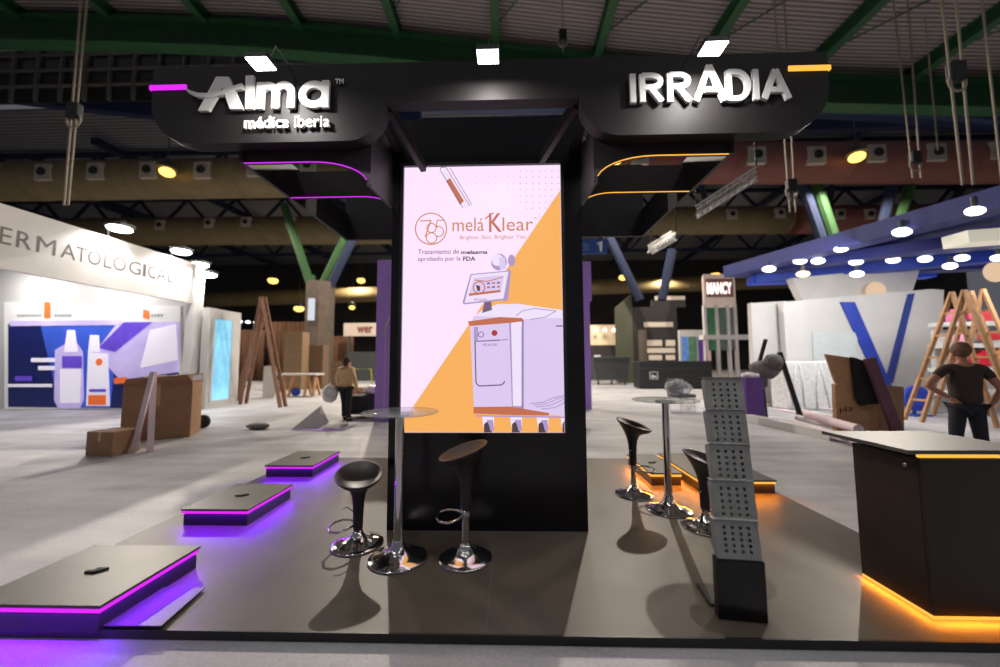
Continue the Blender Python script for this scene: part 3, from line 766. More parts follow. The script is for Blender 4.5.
for s_, bx, b_, dp in (('m\u00e9dica iberia', (246, 331.5, 117, 130.5), .012, .016), ('TM', (336, 344.5, 80, 85.2), .02, .006)):
    x0, x1, z0_, z1_ = lbox(*bx); mb = MB(); text_bm(mb, s_, (x0, -.01, z0_), (1, 0, 0), (0, 0, 1), x1 - x0, z1_ - z0_, dp, b_, Vector((0, -1, 0)))
    mb.build('small_lettering', WHITE, head)
# floodlights on the header
for px, py, lab, wd in ((261, 65, 'white floodlight above the left lettering of the sign header', 30), (488, 58, 'white floodlight above the middle of the sign header', 26), (713, 50, 'white floodlight above the right lettering of the sign header', 32)):
    YL = YC - .26; p = at(px, py, YL)
    t = thing('floodlight', lab, 'floodlight', (p.x, YC, ztop), group='floodlights of the sign header')
    z = p.z - ztop
    mb = MB(); mb.box(-.08, .08, -.32, -.20, z + .012, z + .05, bev=.008); mb.build('lamp_housing', DGREY, t)
    mb = MB(); mb.box(-.072, .072, -.315, -.205, z + .004, z + .0118); mb.build('lamp_face', LAMPW, t)
    mb = MB(); mb.tube([(0, -.22, z + .04), (0, -.12, .05), (0, .03, .04), (0, .03, -.01)], .006, 6); mb.build('arm', DGREY, t)
    l = lamp('floodlight_beam', 'AREA', (p.x, YL, p.z - .002), 15, (1, .98, .94), .11)
    l.data.shape = 'RECTANGLE'; l.data.size_y = .08; l.data.spread = math.radians(160)
    aim(l, (p.x, YC - .02, zbm - .05))

# podiums
PH = .15; PT = PZ + PH
pod = None
def podium(x0, x1, y0, y1, led, sides, label, card=True):
    t = thing('display_podium', label, 'podium', ((x0 + x1) / 2, (y0 + y1) / 2, PZ), group=None)
    a, b = (x1 - x0) / 2, (y1 - y0) / 2; e = .014
    mb = MB(); mb.box(-a + e, a - e, -b + e, b - e, 0, PH - .055, bev=.004); mb.build('plinth', BLACK, t)
    mb = MB(); mb.box(-a, a, -b, b, PH - .018, PH, bev=.002); mb.box(-a + .02, a - .02, -b + .02, b - .02, PH - .055, PH - .018); mb.build('podium_top', PODTOP, t)
    zz = PH - .034
    mb = MB()
    mb.box(-a + .006, a - .006, -b + .006, -b + .02, zz - .009, zz + .009)
    if sides > 0: mb.box(a - .02, a - .006, -b + .006, b - .006, zz - .009, zz + .009)
    else: mb.box(-a + .006, -a + .02, -b + .006, b - .006, zz - .009, zz + .009)
    mb.build('led_strip', led, t)
    gl = VGL if sides > 0 else AGL; ee = 5.5 if sides > 0 else 4.5
    led_glow(t, (-a, -b - .003, zz - .006), (a, -b - .003, zz - .006), (0, -1, 0), ee, gl)
    sx = a + .003 if sides > 0 else -a - .003
    led_glow(t, (sx, -b, zz - .006), (sx, b, zz - .006), (sides, 0, 0), ee, gl)
    if card:
        c = Vector((.0, .0, PH)); mb = MB()
        mb.prism([c + Vector(v) for v in ((-.05, -.03, 0), (.02, -.03, 0), (.06, .02, 0), (.04, .03, 0), (.0, -.01, 0), (-.05, -.01, 0))], (0, 0, .012)); mb.box(c.x - .02, c.x + .02, .0, .03, PH, PH + .008)
        mb.build('cable_outlet', RUBBER, t)
    return t
def topy(px, py): return fl(px, py, PT)
q = topy(103, 606); r = topy(197, 546.5); l = topy(112, 544)
podium(l.x - .12, (q.x + r.x) / 2, q.y, (r.y + l.y) / 2, PURPLE_LED, 1, 'low black podium with violet led edge, nearest and largest on the left')
q = topy(251.6, 509.5); r = topy(289.6, 484); l = topy(180, 509.5)
podium(l.x, (q.x + r.x) / 2, q.y, r.y, PURPLE_LED, 1, 'low black podium with violet led edge, middle of the three on the left')
q = topy(317, 465.5); r = topy(337, 451); l = topy(264, 465.5)
podium(l.x, (q.x + r.x) / 2, q.y, r.y, PURPLE_LED, 1, 'low black podium with violet led edge, farthest of the three on the left')
q = topy(650, 473); r = topy(627, 454)
podium((q.x + r.x) / 2, (q.x + r.x) / 2 + .38, q.y, r.y, AMBER_LED, -1, 'low black podium with amber led edge behind the right bar table', True)
q2 = topy(699, 480); r2 = topy(658, 453)
podium((q2.x + r2.x) / 2, XR - .03, q2.y, r2.y, AMBER_LED, -1, 'low black podium with amber led edge behind the perforated brochure stand', True)

# bar stools
def make_stool(h, fa=0):
    t = bpy.data.objects.new('bar_stool', None); col.objects.link(t)
    mb = MB(); mb.lathe([(0, 0), (.2, 0), (.2075, .006), (.2, .014), (.15, .026), (.1, .04), (.065, .062), (.045, .09), (.038, .115), (0, .115)], 48); mb.build('base', CHROME, t, True)
    mb = MB(); mb.tube([(0, 0, .1), (0, 0, h - .36)], .024, 16); mb.tube([(0, 0, .1), (0, 0, .3)], .029, 16); shade_auto(mb.build('gas_column', CHROME, t))
    def tilt(v):
        k = max(0, min(1, (v.z - (h - .14)) / .12)); k = k * k * (3 - 2 * k); rr = math.hypot(v.x, v.y) / .19
        return (v.x - .02 * k, v.y, v.z + .32 * v.x * k)
    mb = MB(); prof_ = [(0, h - .44), (.036, h - .44), (.04, h - .42), (.041, h - .33), (.045, h - .24), (.055, h - .17), (.078, h - .11), (.115, h - .07), (.155, h - .035), (.183, h - .005), (.19, h + .008), (.186, h + .014), (.175, h + .006), (.15, h - .018), (.10, h - .038), (.05, h - .046), (0, h - .048)]
    mb.lathe(prof_, 40, fn=tilt); mb.build('seat', SEATM, t, True)
    fz = max(h - .47, .165)
    mb = MB()
    loop = [(-.02, -.024, fz), (-.07, -.09, fz - .005), (-.14, -.125, fz - .01), (-.20, -.09, fz - .012), (-.225, 0, fz - .012), (-.20, .09, fz - .012), (-.14, .125, fz - .01), (-.07, .09, fz - .005), (-.02, .024, fz)]
    loop = [Matrix.Rotation(fa, 3, 'Z') @ Vector(v) for v in loop]
    mb.tube(loop, .009, 8); mb.tube([(0, 0, fz - .025), (0, 0, fz + .025)], .034, 16); mb.build('footrest', CHROME, t, True)
    mb = MB(); mb.tube([(.0, .03, h - .3), (.02, .09, h - .26), (.025, .12, h - .27)], .005, 6); mb.build('height_lever', CHROME, t, True)
    return t
def stool(px, py, h, rz, label, fa=0):
    t = make_stool(h, fa); p = pt(px, py); t.location = p; t.rotation_euler = (0, 0, rz)
    return tag(t, label, 'bar stool', 'bar stools on the stand')
stool(357.5, 544, .56, math.radians(113), 'black bar stool left of the glass bar table, lowered and facing the camera', math.radians(-100))
stool(465.5, 558, .80, math.radians(12), 'black bar stool in front of the tower with a raised tilted seat')
stool(634, 494.5, .77, math.radians(160), 'black bar stool standing alone right of the tower')
stool(706, 527, .60, math.radians(150), 'black bar stool half hidden behind the perforated brochure stand')

def bartable(px, py, ph, r, label):
    p = pt(px, py); t = thing('bar_table', label, 'bar table', p, group='glass topped bar tables'); h = at(px, ph, p.y).z - PZ
    mb = MB(); mb.lathe([(0, 0), (.215, 0), (.225, .006), (.215, .014), (.15, .03), (.09, .05), (.06, .08), (.045, .12), (.04, .14), (0, .14)], 48); mb.build('base', CHROME, t, True)
    mb = MB(); mb.tube([(0, 0, .12), (0, 0, h - .02)], .036, 24); shade_auto(mb.build('pole', CHROME, t))
    mb = MB(); mb.lathe([(0, h - .03), (.1, h - .03), (.1, h - .012), (0, h - .012)], 24); mb.build('mounting_plate', CHROME, t)
    mb = MB(); mb.lathe([(0, h - .01), (r - .004, h - .01), (r, h - .006), (r, h - .002), (r - .004, h), (0, h)], 64); shade_auto(mb.build('glass_top', PLEX, t))
    return t
bartable(398, 558, 411.5, .30, 'chrome bar table with round clear glass top, left of the screen')
bartable(669, 509.5, 399.5, .325, 'chrome bar table with round glass top, right of the tower')

# counter
b0 = pt(939, 622); b1 = pt(864, 579)
cx0 = (b0.x + b1.x) / 2; cy0 = b0.y + .01; cy1 = b1.y + .03; cw = .43
zt_ = at(921, 451, cy0).z
ctr = thing('reception_counter', 'black reception counter with amber led edges at the right front of the stand', 'counter', (cx0 + cw / 2, (cy0 + cy1) / 2, PZ))
a, b = cw / 2, (cy1 - cy0) / 2; H_ = zt_ - PZ
LAM = mat('brown_black_laminate', (.028, .019, .015, 1), .4, noise=.15, nscale=5)
mb = MB(); mb.box(-a, a + .04, -b, b, .024, H_ - .045, bev=.003); mb.box(-a + .03, a, -b + .03, b - .03, 0, .024); mb.box(-a + .03, a, -b + .03, b - .03, H_ - .045, H_ - .012); mb.build('body', LAM, ctr)
mb = MB(); mb.box(-a - .002, -a, -b + .015, b - .01, .06, H_ - .06); mb.build('door', LAM, ctr)
tl = at(834, 430, cy1 + .1); 
mb = MB(); mb.box(-a - .1, a + .25, -b - .035, b + .13, H_ - .012, H_ + .012, bev=.002); mb.build('counter_top', PODTOP, ctr)
mb = MB(); mb.box(-a + .005, a + .035, -b + .004, -b + .02, .003, .023); mb.box(-a + .004, -a + .02, -b + .004, b, .003, .023); mb.build('led_strip', AMBER_LED, ctr)
mb = MB(); mb.box(-a + .0, a + .035, -b + .004, -b + .02, H_ - .04, H_ - .022); mb.build('led_strip', AMBER_LED, ctr)
led_glow(ctr, (-a, -b - .004, .028), (a, -b - .004, .028), (0, -1, 0), 4, AGL)
led_glow(ctr, (-a - .004, -b, .028), (-a - .004, b, .028), (-1, 0, 0), 4, AGL)
mb = MB(); mb.lathe([(0, 0), (.013, 0), (.013, .02), (.008, .022), (0, .022)], 16, fn=lambda v: (-a - .002 - v.z, -b + .07 + v.x, H_ - .10 + v.y)); mb.tube([(-a - .02, -b + .07, H_ - .10), (-a - .05, -b + .065, H_ - .10)], .004, 6)
mb.build('lock', CHROME, ctr)

# brochure stand (perforated zigzag)
bs0 = pt(722.5, 624); bw = .262; 
bs = thing('brochure_stand', 'grey perforated metal zigzag brochure stand on a black base box, right front', 'brochure stand', (bs0.x + bw / 2, bs0.y + .02, PZ), math.radians(-7))
hb_ = at(722, 562, bs0.y).z - PZ
mb = MB(); mb.box(-bw / 2, bw / 2, 0, .06, 0, hb_ - .005, bev=.004); mb.build('base_box', TOWERB, bs)
mb = MB(); mb.prism([Vector((-bw / 2, .12, 0)), Vector((-bw / 2, .34, 0)), Vector((-bw / 2, .34, .012)), Vector((-bw / 2, .12, .012))], (bw, 0, 0)); mb.build('base_plate', BLACK, bs)
def perf(mb, ux0, ux1, p0, p1, nx, ny, hr, th):
    """perforated sheet between two lines: corner rows p0 (bottom) p1 (top) in YZ; real round holes"""
    M = (ux1 - ux0) * .13; cw_ = (ux1 - ux0 - 2 * M) / nx; P0 = Vector((0, *p0)); P1 = Vector((0, *p1)); D = P1 - P0; L = D.length; u = D / L
    mg = L * .12; ch = (L - 2 * mg) / ny; nrm = Vector((1, 0, 0)).cross(u) * th
    def q(x, s): return Vector((x, 0, 0)) + P0 + u * s
    def slab(x0, x1, s0_, s1_):
        A = [q(x0, s0_), q(x1, s0_), q(x1, s1_), q(x0, s1_)]; mb.hexa(A, [v + nrm for v in A])
    slab(ux0, ux1, 0, mg); slab(ux0, ux1, L - mg, L); slab(ux0, ux0 + M, mg, L - mg); slab(ux1 - M, ux1, mg, L - mg)
    for i in range(nx):
        for j in range(ny):
            x0 = ux0 + M + i * cw_; s0_ = mg + j * ch; cx = x0 + cw_ / 2; cs = s0_ + ch / 2
            sq = [(x0 + cw_, cs), (x0 + cw_, s0_ + ch), (cx, s0_ + ch), (x0, s0_ + ch), (x0, cs), (x0, s0_), (cx, s0_), (x0 + cw_, s0_)]
            ho = [(cx + hr * math.cos(k * PI / 4), cs + hr * math.sin(k * PI / 4)) for k in range(8)]
            for off in (0, 1):
                o_ = nrm * off; S = [mb.bm.verts.new(q(*v) + o_) for v in sq]; Hh = [mb.bm.verts.new(q(*v) + o_) for v in ho]
                for k in range(8):
                    k2 = (k + 1) % 8; mb.bm.faces.new((S[k], S[k2], Hh[k2], Hh[k]))
                if off:
                    for k in range(8): mb.bm.faces.new((prev[k], prev[(k + 1) % 8], Hh[(k + 1) % 8], Hh[k]))
                prev = Hh
tp_ = at(700, 377, bs0.y + .40); topz = tp_.z - PZ; n = 5; hz = (topz - hb_) / n
shx = (tp_.x - bs0.x - .03) / n
for i in range(n):
    zz0 = hb_ + i * hz; yy = .01 + i * .07; xo = shx * i; xa_, xb_ = -bw / 2 + .01 + xo, bw / 2 - .01 + xo
    p0 = (yy - .002, zz0 - (.03 if i else 0)); p1 = (yy + .032, zz0 + hz)
    mb = MB(); perf(mb, xa_, xb_, p0, p1, 4, 5, .0105, .002)
    for sx in (xa_, xb_ - .002):   # side cheeks
        A = [Vector((sx, *p0)), Vector((sx, yy + .04, zz0 + .0)), Vector((sx, yy + .09, zz0 + hz * .85)), Vector((sx, *p1))]
        mb.prism(A, (.002, 0, 0))
    A = [Vector((xa_ - .006, p1[0] - .01, zz0 + hz)), Vector((xb_ + .006, p1[0] - .01, zz0 + hz)), Vector((xb_ + .006, p1[0] + .05, zz0 + hz - .004)), Vector((xa_ - .006, p1[0] + .05, zz0 + hz - .004))]
    mb.prism(A, (0, 0, .002)); tr = mb.build('tray', STEEL, bs)
    mb = MB(); perf(mb, xa_ + .003, xb_ - .003, (yy + .035, zz0 + .006), (yy + .095, zz0 + hz * .9), 4, 5, .0105, .002); mb.build('back_plate', STEEL, tr)
    mb = MB(); mb.tube([(xa_ - .004, yy + .03, zz0 + .003), (xb_ + .004, yy + .03, zz0 + .003)], .005, 8); mb.build('hinge_rod', CHROME, tr)

# ============================================================ NEIGHBOURING BOOTHS, LEFT
XF = -10.5
lb = thing('exhibition_booth', 'white neighbouring booth on the left with a lettered fascia and a blue picture wall', 'booth', (XF, 12, 0))
LB = Vector(lb.location)
def bx(mbx, x0, x1, y0, y1, z0, z1, o=LB, **k): mbx.box(x0 - o.x, x1 - o.x, y0 - o.y, y1 - o.y, z0 - o.z, z1 - o.z, **k); return mbx
zf0, zf1 = 3.5, 4.85
mb = MB(); bx(mb, XF - .12, XF, 4.5, 12, zf0, zf1); mb.build('fascia', OFFW, lb)
mb = MB(); bx(mb, XF - 8, XF + .0, 12.0, 12.15, 0, zf1); mb.build('back_wall', WALLW, lb)
mb = MB(); bx(mb, XF - .2, XF + .06, 11.7, 12.0, 0, zf1); mb.build('corner_post', WALLW, lb)
mb = MB(); p = at(188, 340, 12); bx(mb, XF - .3, XF - .02, 12.16, 13.3, 0, 3.4); mb.build('return_panel', WALLW, lb)
# fascia lettering (reads along the depth of the hall)
mb = MB()
def yfor(px): d = ray(px, 232 + .25 * px); return (XF / d.x) * d.y
txt = 'DERMATOLOGICAL'
edges = [(-22, -4), (3, 17), (24, 38), (46, 68), (74, 92), (87, 104), (107, 118), (122, 133), (136, 144), (147, 155), (157, 161), (163, 170), (173, 181), (183, 188)]
edges = [(-24, -6), (0, 12), (17, 32), (37, 56), (61, 76), (76, 87), (88, 101), (104, 112), (113, 126), (129, 141), (143, 146), (148, 156), (157, 166), (168, 174)]
lmat = mat('grey_lettering', (.10, .09, .09, 1), .5, noise=.05)
for ch, (e0, e1) in zip(txt, edges):
    ya, yb_ = yfor(e0), yfor(e1)
    mb = MB(); text_bm(mb, ch, (XF - LB.x + .004, ya - LB.y, 4.02), (0, 1, 0), (0, 0, 1), yb_ - ya, .36, 0, 0)
    mb.build('fascia_letter', lmat, lb)
# picture wall
YW = 11.95
def wp(px, py, k=0): return at(px, py, YW - .01 * k) - LB
mb = MB(); q = [wp(4, 302), wp(180, 306), wp(180, 411), wp(4, 412)]; mb.prism([Vector((v.x, v.y, max(.02, v.z))) for v in q], (0, .04, 0)); o_fr = mb.build('picture_frame', mat('glowing_white_panel', (.7, .69, .68, 1), .5, noise=.02, emit=.22), lb)  # weak emission put into the panel's white to brighten it
G1 = mat('print_dark_blue', srgb(16, 26, 86), .4, noise=.1, emit=.25, ecol=srgb(16, 26, 86)); G2 = mat('print_blue', srgb(52, 84, 190), .4, noise=.3, nscale=.9, emit=.35, ecol=srgb(52, 84, 190)); G3 = mat('print_lilac', srgb(190, 176, 226), .4, noise=.2, nscale=1.5, emit=.35, ecol=srgb(190, 176, 226)); G4 = mat('print_white', srgb(236, 230, 244), .4, noise=.03, emit=.35, ecol=srgb(236, 230, 244))
G5 = mat('print_orange', srgb(240, 110, 46), .4, noise=.05, emit=.3, ecol=srgb(240, 110, 46)); G6 = mat('print_violet', srgb(98, 70, 200), .4, noise=.2, nscale=2, emit=.3, ecol=srgb(98, 70, 200))
mb = MB()
def gp(pts, mi, k): mb.mi = mi; mb.poly([wp(a, b, k) for a, b in pts])
gp([(8, 324), (179, 322), (179, 409), (8, 407)], 0, 1)
gp([(40, 323), (120, 323), (110, 408), (60, 408)], 1, 2)
gp([(118, 322), (179, 322), (179, 372), (120, 380), (95, 352)], 2, 3); gp([(124, 322), (152, 322), (115, 352), (98, 348)], 5, 4); gp([(150, 330), (176, 324), (178, 360), (140, 368)], 3, 4)
gp([(10, 321), (122, 320), (122, 325), (10, 326)], 2, 4)
gp([(55, 350), (65, 344), (78, 344), (83, 352), (84, 400), (80, 408), (58, 408), (54, 400)], 2, 5); gp([(67, 330), (75, 330), (78, 352), (64, 352)], 3, 6); gp([(62, 356), (82, 356), (82, 368), (62, 368)], 5, 6); gp([(60, 369), (81, 369), (80, 403), (60, 403)], 3, 6)
gp([(88, 352), (108, 354), (110, 406), (86, 406)], 3, 6); gp([(90, 335), (99, 335), (100, 352), (88, 352)], 3, 6); gp([(88, 395), (106, 395), (106, 405), (88, 405)], 4, 7); gp([(89, 389), (106, 389), (106, 392), (89, 392)], 5, 7)
mb.mi = 4; c = wp(99, 362, 7); mb.poly([c + Vector((.12 * math.cos(i * PI / 6), 0, .12 * math.sin(i * PI / 6))) for i in range(12)])
gp([(114, 378), (127, 377), (127, 383), (114, 384)], 4, 6); gp([(31, 358), (55, 358), (55, 362), (31, 362)], 3, 6); gp([(38, 366), (55, 366), (55, 370), (38, 370)], 3, 6); gp([(15, 376), (32, 376), (32, 381), (15, 381)], 5, 6); gp([(8, 384), (52, 384), (52, 387), (8, 387)], 3, 6)
gp([(44, 302), (50, 302), (50, 318), (44, 318)], 4, 2); gp([(143, 309), (149, 311), (149, 319), (143, 318)], 4, 2)
mb.build('picture_print', [G1, G2, G3, G4, G5, G6], lb)
mb = MB(); 
for s_, x0, x1 in ((9, 17, 42), (6, 54, 72), (4, 151, 164)):
    p = wp(x0, 316.5, 2); q_ = wp(x1, 314, 2); n_ = s_
    for i in range(n_):
        xa_ = p.x + (q_.x - p.x) * i / n_; xb_ = p.x + (q_.x - p.x) * (i + .62) / n_; mb.box(xa_, xb_, p.y, p.y + .004, p.z, q_.z)
mb.build('sponsor_lettering', mat('pale_grey_print', (.35, .35, .36, 1), .5, noise=.02), lb)
# fascia spots
for y_, (px, py) in ((yfor(108), (108, 229)), (yfor(172), (172, 252)), (11.95, (200, 265)), (12.3, (208, 275))):
    p = at(px, py, y_); p = Vector((max(p.x, XF + .25) if px < 190 else p.x, y_, p.z))
    t = thing('spotlight', {108: 'white spotlight on the left booth fascia, nearest of the four', 172: 'white spotlight on the left booth fascia, second from the near end', 200: 'white spotlight at the corner of the left booth, upper of the two', 208: 'white spotlight at the corner of the left booth, lower of the two'}[px], 'spotlight', p, group='spotlights of the white left booth')
    mb = MB(); mb.ball((0, 0, 0), .26, 8, (1, 1, .32)); mb.build('lamp_face', LAMPW, t, True)
    mb = MB(); mb.box(-.24, .24, -.2, .2, .04, .12, bev=.02); mb.build('lamp_housing', DGREY, t)
    mb = MB(); mb.tube([(0, 0, .1), (XF - p.x - .05, 0, .1), (XF - p.x - .05, 0, min(-.05, zf1 - p.z - .05))], .02); mb.build('arm', DGREY, t)
    l = lamp('spotlight_beam', 'SPOT', (p.x + .15, p.y, p.z - .1), 190, (1, .96, .92), .1, spot=2.2); aim(l, (XF - .5, p.y - .3, 3))
for x_ in (-16, -13):
    l = lamp('booth_light', 'AREA', (x_, 10.6, 4.6), 85, (1, .97, .95), 1.0); aim(l, (x_, 12, 1.2))
# light box panel beyond
p0 = fl(190, 404); 
lx = thing('light_box', 'tall white panel with a pale blue lit screen beside the left booth', 'light box', (-10.15, 12.02, 0))
mb = MB(); mb.box(-.25, 0, 0, 1.45, 0, 3.4); mb.build('case', WALLW, lx)
mb = MB(); mb.box(0, .015, .22, 1.0, .25, 3.05); mb.build('lit_screen', mat('lit_blue_print', srgb(120, 190, 230), .3, noise=.5, nscale=1.6, emit=.7, ecol=srgb(130, 196, 232)), lx)
mb = MB()
for (a0, a1, c0, c1) in ((.15, .22, .18, 3.12), (1.0, 1.07, .18, 3.12), (.22, 1.0, .18, .25), (.22, 1.0, 3.05, 3.12)): mb.box(0, .03, a0, a1, c0, c1)
mb.build('frame', WALLW, lx)

# cartons on the left
def carton(px0, px1, pyb, pyt, dep, rz, m, label, flaps=False, group='cardboard boxes on the hall floor', cat='box', name='cardboard_box'):
    c = fl((px0 + px1) / 2, pyb); s = c.y / F; w = (px1 - px0) * s; h = at((px0 + px1) / 2, pyt, c.y).z
    t = thing(name, label, cat, (c.x, c.y + dep / 2, 0), rz, group)
    W = w / (abs(math.cos(rz)) + abs(math.sin(rz)) * dep / w) if rz else w
    W = max(W, .2)
    mb = MB(); mb.box(-W / 2, W / 2, -dep / 2, dep / 2, 0, h, bev=.008); b_ = mb.build('carton_body', m, t)
    mb = MB(); mb.box(-W / 2 - .001, W / 2 + .001, -.03, .03, h, h + .002); mb.box(-.03, .03, -dep / 2 - .003, -dep / 2, h * .6, h); mb.build('packing_tape', mat('packing_tape', srgb(190, 160, 120), .3, noise=.05), t)
    if flaps:
        mb = MB()
        for sg in (-1, 1):
            A = [Vector((-W / 2, sg * dep / 2, h)), Vector((W / 2, sg * dep / 2, h)), Vector((W / 2 - .05, sg * dep * .75, h + .18)), Vector((-W / 2 + .1, sg * dep * .75, h + .12))]
            mb.prism(A, (0, .006, 0))
        mb.build('flap', m, t)
    return t, W, h
bigc, W, h = carton(112, 176, 440, 384, .8, .5, CARD, 'large open brown cardboard box with scraps on top, before the left booth', True)
for k in range(6):
    mb = MB(); p = Vector((-W / 2 + .15 + k * W * .14, random.uniform(-.2, .2), h + .02)); q_ = [p, p + Vector((.25, .05, .02)), p + Vector((.2, .25, .14)), p + Vector((-.05, .2, .1))]
    mb.prism(q_, (0, 0, .01)); rot = bigc.rotation_euler.z
    o = mb.build('waste_scrap', [CARD2, PAPER, PINKW, mat('dark_red_scrap', srgb(120, 40, 50), .7, noise=.1)][k % 4]); o.location = bigc.location; o.rotation_euler = (0, 0, rot)
    tag(o, 'loose %s scrap piled on the large open cardboard box' % ['cardboard', 'paper', 'pink', 'dark red'][k % 4], 'scrap', 'scraps on the large cardboard box')
carton(82, 117, 456, 432, .42, -.12, CARD, 'small closed brown cardboard box on the floor left of the large one')
sb = fl(100, 455)
# pink strips
for (a, b, lab) in (((133, 453), (153, 372), 'pale pink strip leaning on the large cardboard box, tilted one'), ((150, 452), (154, 372), 'pale pink strip leaning on the large cardboard box, upright one')):
    p = fl(*a); q_ = at(b[0], b[1], p.y + .35); mb = MB(); mb.bar(p + Vector((0, 0, .0)), q_, .09, .03); o = mb.build('foam_strip', PINKW); tag(o, lab, 'strip', 'pale strips by the cardboard box')
p = fl(203, 428); mb = MB(); mb.lathe([(0, -.05), (.13, -.05), (.155, -.03), (.155, .03), (.13, .05), (0, .05)], 24, fn=lambda v: (v.x, v.z, v.y + .155)); o = mb.build('wheel', RUBBER, None, True, loc=p); tag(o, 'black wheel on the floor right of the large cardboard box', 'wheel')
# grey lump
p = fl(258, 429); mb = MB(); mb.ball((0, 0, .07), .2, 12, (1.3, .7, .4), .15); o = mb.build('waste_bag', mat('grey_rag', (.2, .19, .18, 1), .8, noise=.2), None, True, loc=p); tag(o, 'small grey crumpled bag on the floor behind the violet podiums', 'bag')
# sheet of paper on floor with purple back
p = fl(318, 430)
mb = MB(); q_ = [Vector((-.65, .0, .005)), Vector((.25, -.18, .005)), Vector((.62, .05, .005)), Vector((-.1, .25, .005))]; mb.prism(q_, (0, 0, .01)); o = mb.build('floor_sheet', VIOLET, None, False, loc=p); tag(o, 'violet and white sheet lying on the concrete left of the tower', 'sheet')
mb = MB(); A = [Vector((-.62, .02, .016)), Vector((.0, .0, .016)), Vector((.1, .3, .12)), Vector((-.18, .45, .5))]; mb.poly([A[0], A[1], A[3]]); mb.poly([A[1], A[2], A[3]]); mb.build('crumpled_corner', PAPER, o)
# ladders / trestles
def aframe(pa, pb, top, label, m=WOODD, rungs=6, w=.5, bw_=.09):
    a = fl(*pa); b = fl(*pb); Ym = (a.y + b.y) / 2; tp = at(*top, Ym); t = thing('step_ladder', label, 'ladder', ((a.x + b.x) / 2, Ym, 0)); Lc = Vector(t.location)
    for foot, nm in ((a, 'front_frame'), (b, 'rear_frame')):
        mb = MB()
        for sy in (-1, 1):
            mb.bar(foot - Lc + Vector((0, sy * w / 2, 0)), tp - Lc + Vector((0, sy * w * .3, 0)), bw_, .05)
        for i in range(1, rungs + 1):
            k = i / (rungs + 1); q1 = (foot - Lc).lerp(tp - Lc, k)
            mb.bar(q1 + Vector((0, -w * (.5 - .2 * k), 0)), q1 + Vector((0, w * (.5 - .2 * k), 0)), .05)
        mb.build(nm, m, t)
    return t
aframe((243, 404), (283, 407), (263, 297), 'tall brown wooden step ladder between the light box and the column', WOODD, 5, .3, .12)
# leaning plank bundles
for (a, b, wd, m, lab) in (((236, 401), (262, 318), .3, WOODD, 'broad brown plank leaning beside the wooden step ladder'), ((228, 399), (250, 360), .25, mat('slate_board', srgb(60, 66, 76), .7, noise=.1), 'dark slate board leaning behind the wooden step ladder')):
    p = fl(*a); q_ = at(b[0], b[1], p.y + .6); mb = MB(); mb.bar(p, q_, wd, .06); o = mb.build('leaning_board', m); tag(o, lab, 'board', None)
# white cabinet panel, work table frames
def fblock(px0, px1, pyb, pyt, dep, m, name, label, cat, bev=.01, group=None):
    c = fl((px0 + px1) / 2, pyb); s = (c.y) / F; w = (px1 - px0) * s; h = at((px0 + px1) / 2, pyt, c.y).z
    t = thing(name, label, cat, (c.x, c.y + dep / 2, 0), 0, group)
    mb = MB(); mb.box(-w / 2, w / 2, -dep / 2, dep / 2, .0, h, bev=bev); mb.build('body', m, t); return t, w, h
t, w_, h = fblock(262, 275, 398, 366, .1, OFFW, 'wall_panel_board', 'white upright panel standing behind the wooden step ladder', 'panel')
mb = MB(); mb.box(-w_ / 2 - .02, w_ / 2 + .02, -.2, .2, 0, .03); mb.build('foot_plate', OFFW, t)
c = fl(300, 396); t = thing('trestle_table', 'pale wooden trestle frame left of the person in beige', 'trestle', c); s = c.y / F
mb = MB(); mb.box(-22 * s, 20 * s, -.4, .4, .95, 1.02); mb.build('table_top', OFFW, t)
for sx in (-19, -8, 8, 17):
    mb = MB(); mb.bar((sx * s, -.3, 0), (sx * s * .9, 0, .95), .09); mb.bar((sx * s, .3, 0), (sx * s * .9, 0, .95), .09); mb.build('leg', CARD2, t)
mb = MB(); mb.ball((-3 * s, -.1, .2), .2, 10, (1, 1, 1)); o = mb.build('blue_bucket', BLUE, None, True, loc=c); tag(o, 'small blue bundle under the pale trestle frame', 'bundle')
# stacked cartons in front of the column, brown back stands
st = [(262, 300, 392, 336, CARD2, 'stack crate, light brown, left of the concrete column'), (282, 301, 390, 332, CARD2, 'light yellow brown box tower by the concrete column'), (330, 345, 392, 362, CARD, 'brown box behind the person in beige'), (306, 322, 389, 345, CARD, 'brown box standing before the concrete column')]
for a, b, c_, d, m, lab in st[1:]:
    fblock(a, b, c_, d, .7, mat('dull_crate_brown', srgb(112, 88, 68), .85, noise=.15) if a > 300 else mat('dull_crate_tan', srgb(138, 112, 84), .85, noise=.15), 'packing_crate', lab, 'box')
bwc = mat('brown_drape', srgb(96, 66, 46), .9, noise=.3, nscale=2, stretch=(6, 1, .3))
for a, b, pb, ptp, lab in ((216, 262, 381, 330, 'brown draped partition far behind the light box'), (264, 303, 380, 322, 'brown partition far behind the step ladder'), (331, 352, 380, 336, 'brown partition far right of the concrete column')):
    c = fl((a + b) / 2, pb); s = c.y / F; h = at(a, ptp, c.y).z; w_ = (b - a) * s
    mb = MB(); N = 40
    for i in range(N):
        x0 = -w_ / 2 + w_ * i / N; x1 = -w_ / 2 + w_ * (i + 1) / N; y0_ = .15 * math.sin(i * 1.3); y1_ = .15 * math.sin((i + 1) * 1.3)
        A = [Vector((x0, y0_, 0)), Vector((x1, y1_, 0)), Vector((x1, y1_ + .04, 0)), Vector((x0, y0_ + .04, 0))]; mb.hexa(A, [v + Vector((0, 0, h)) for v in A])
    o = mb.build('drape', bwc, None, True, loc=c); tag(o, lab, 'partition')
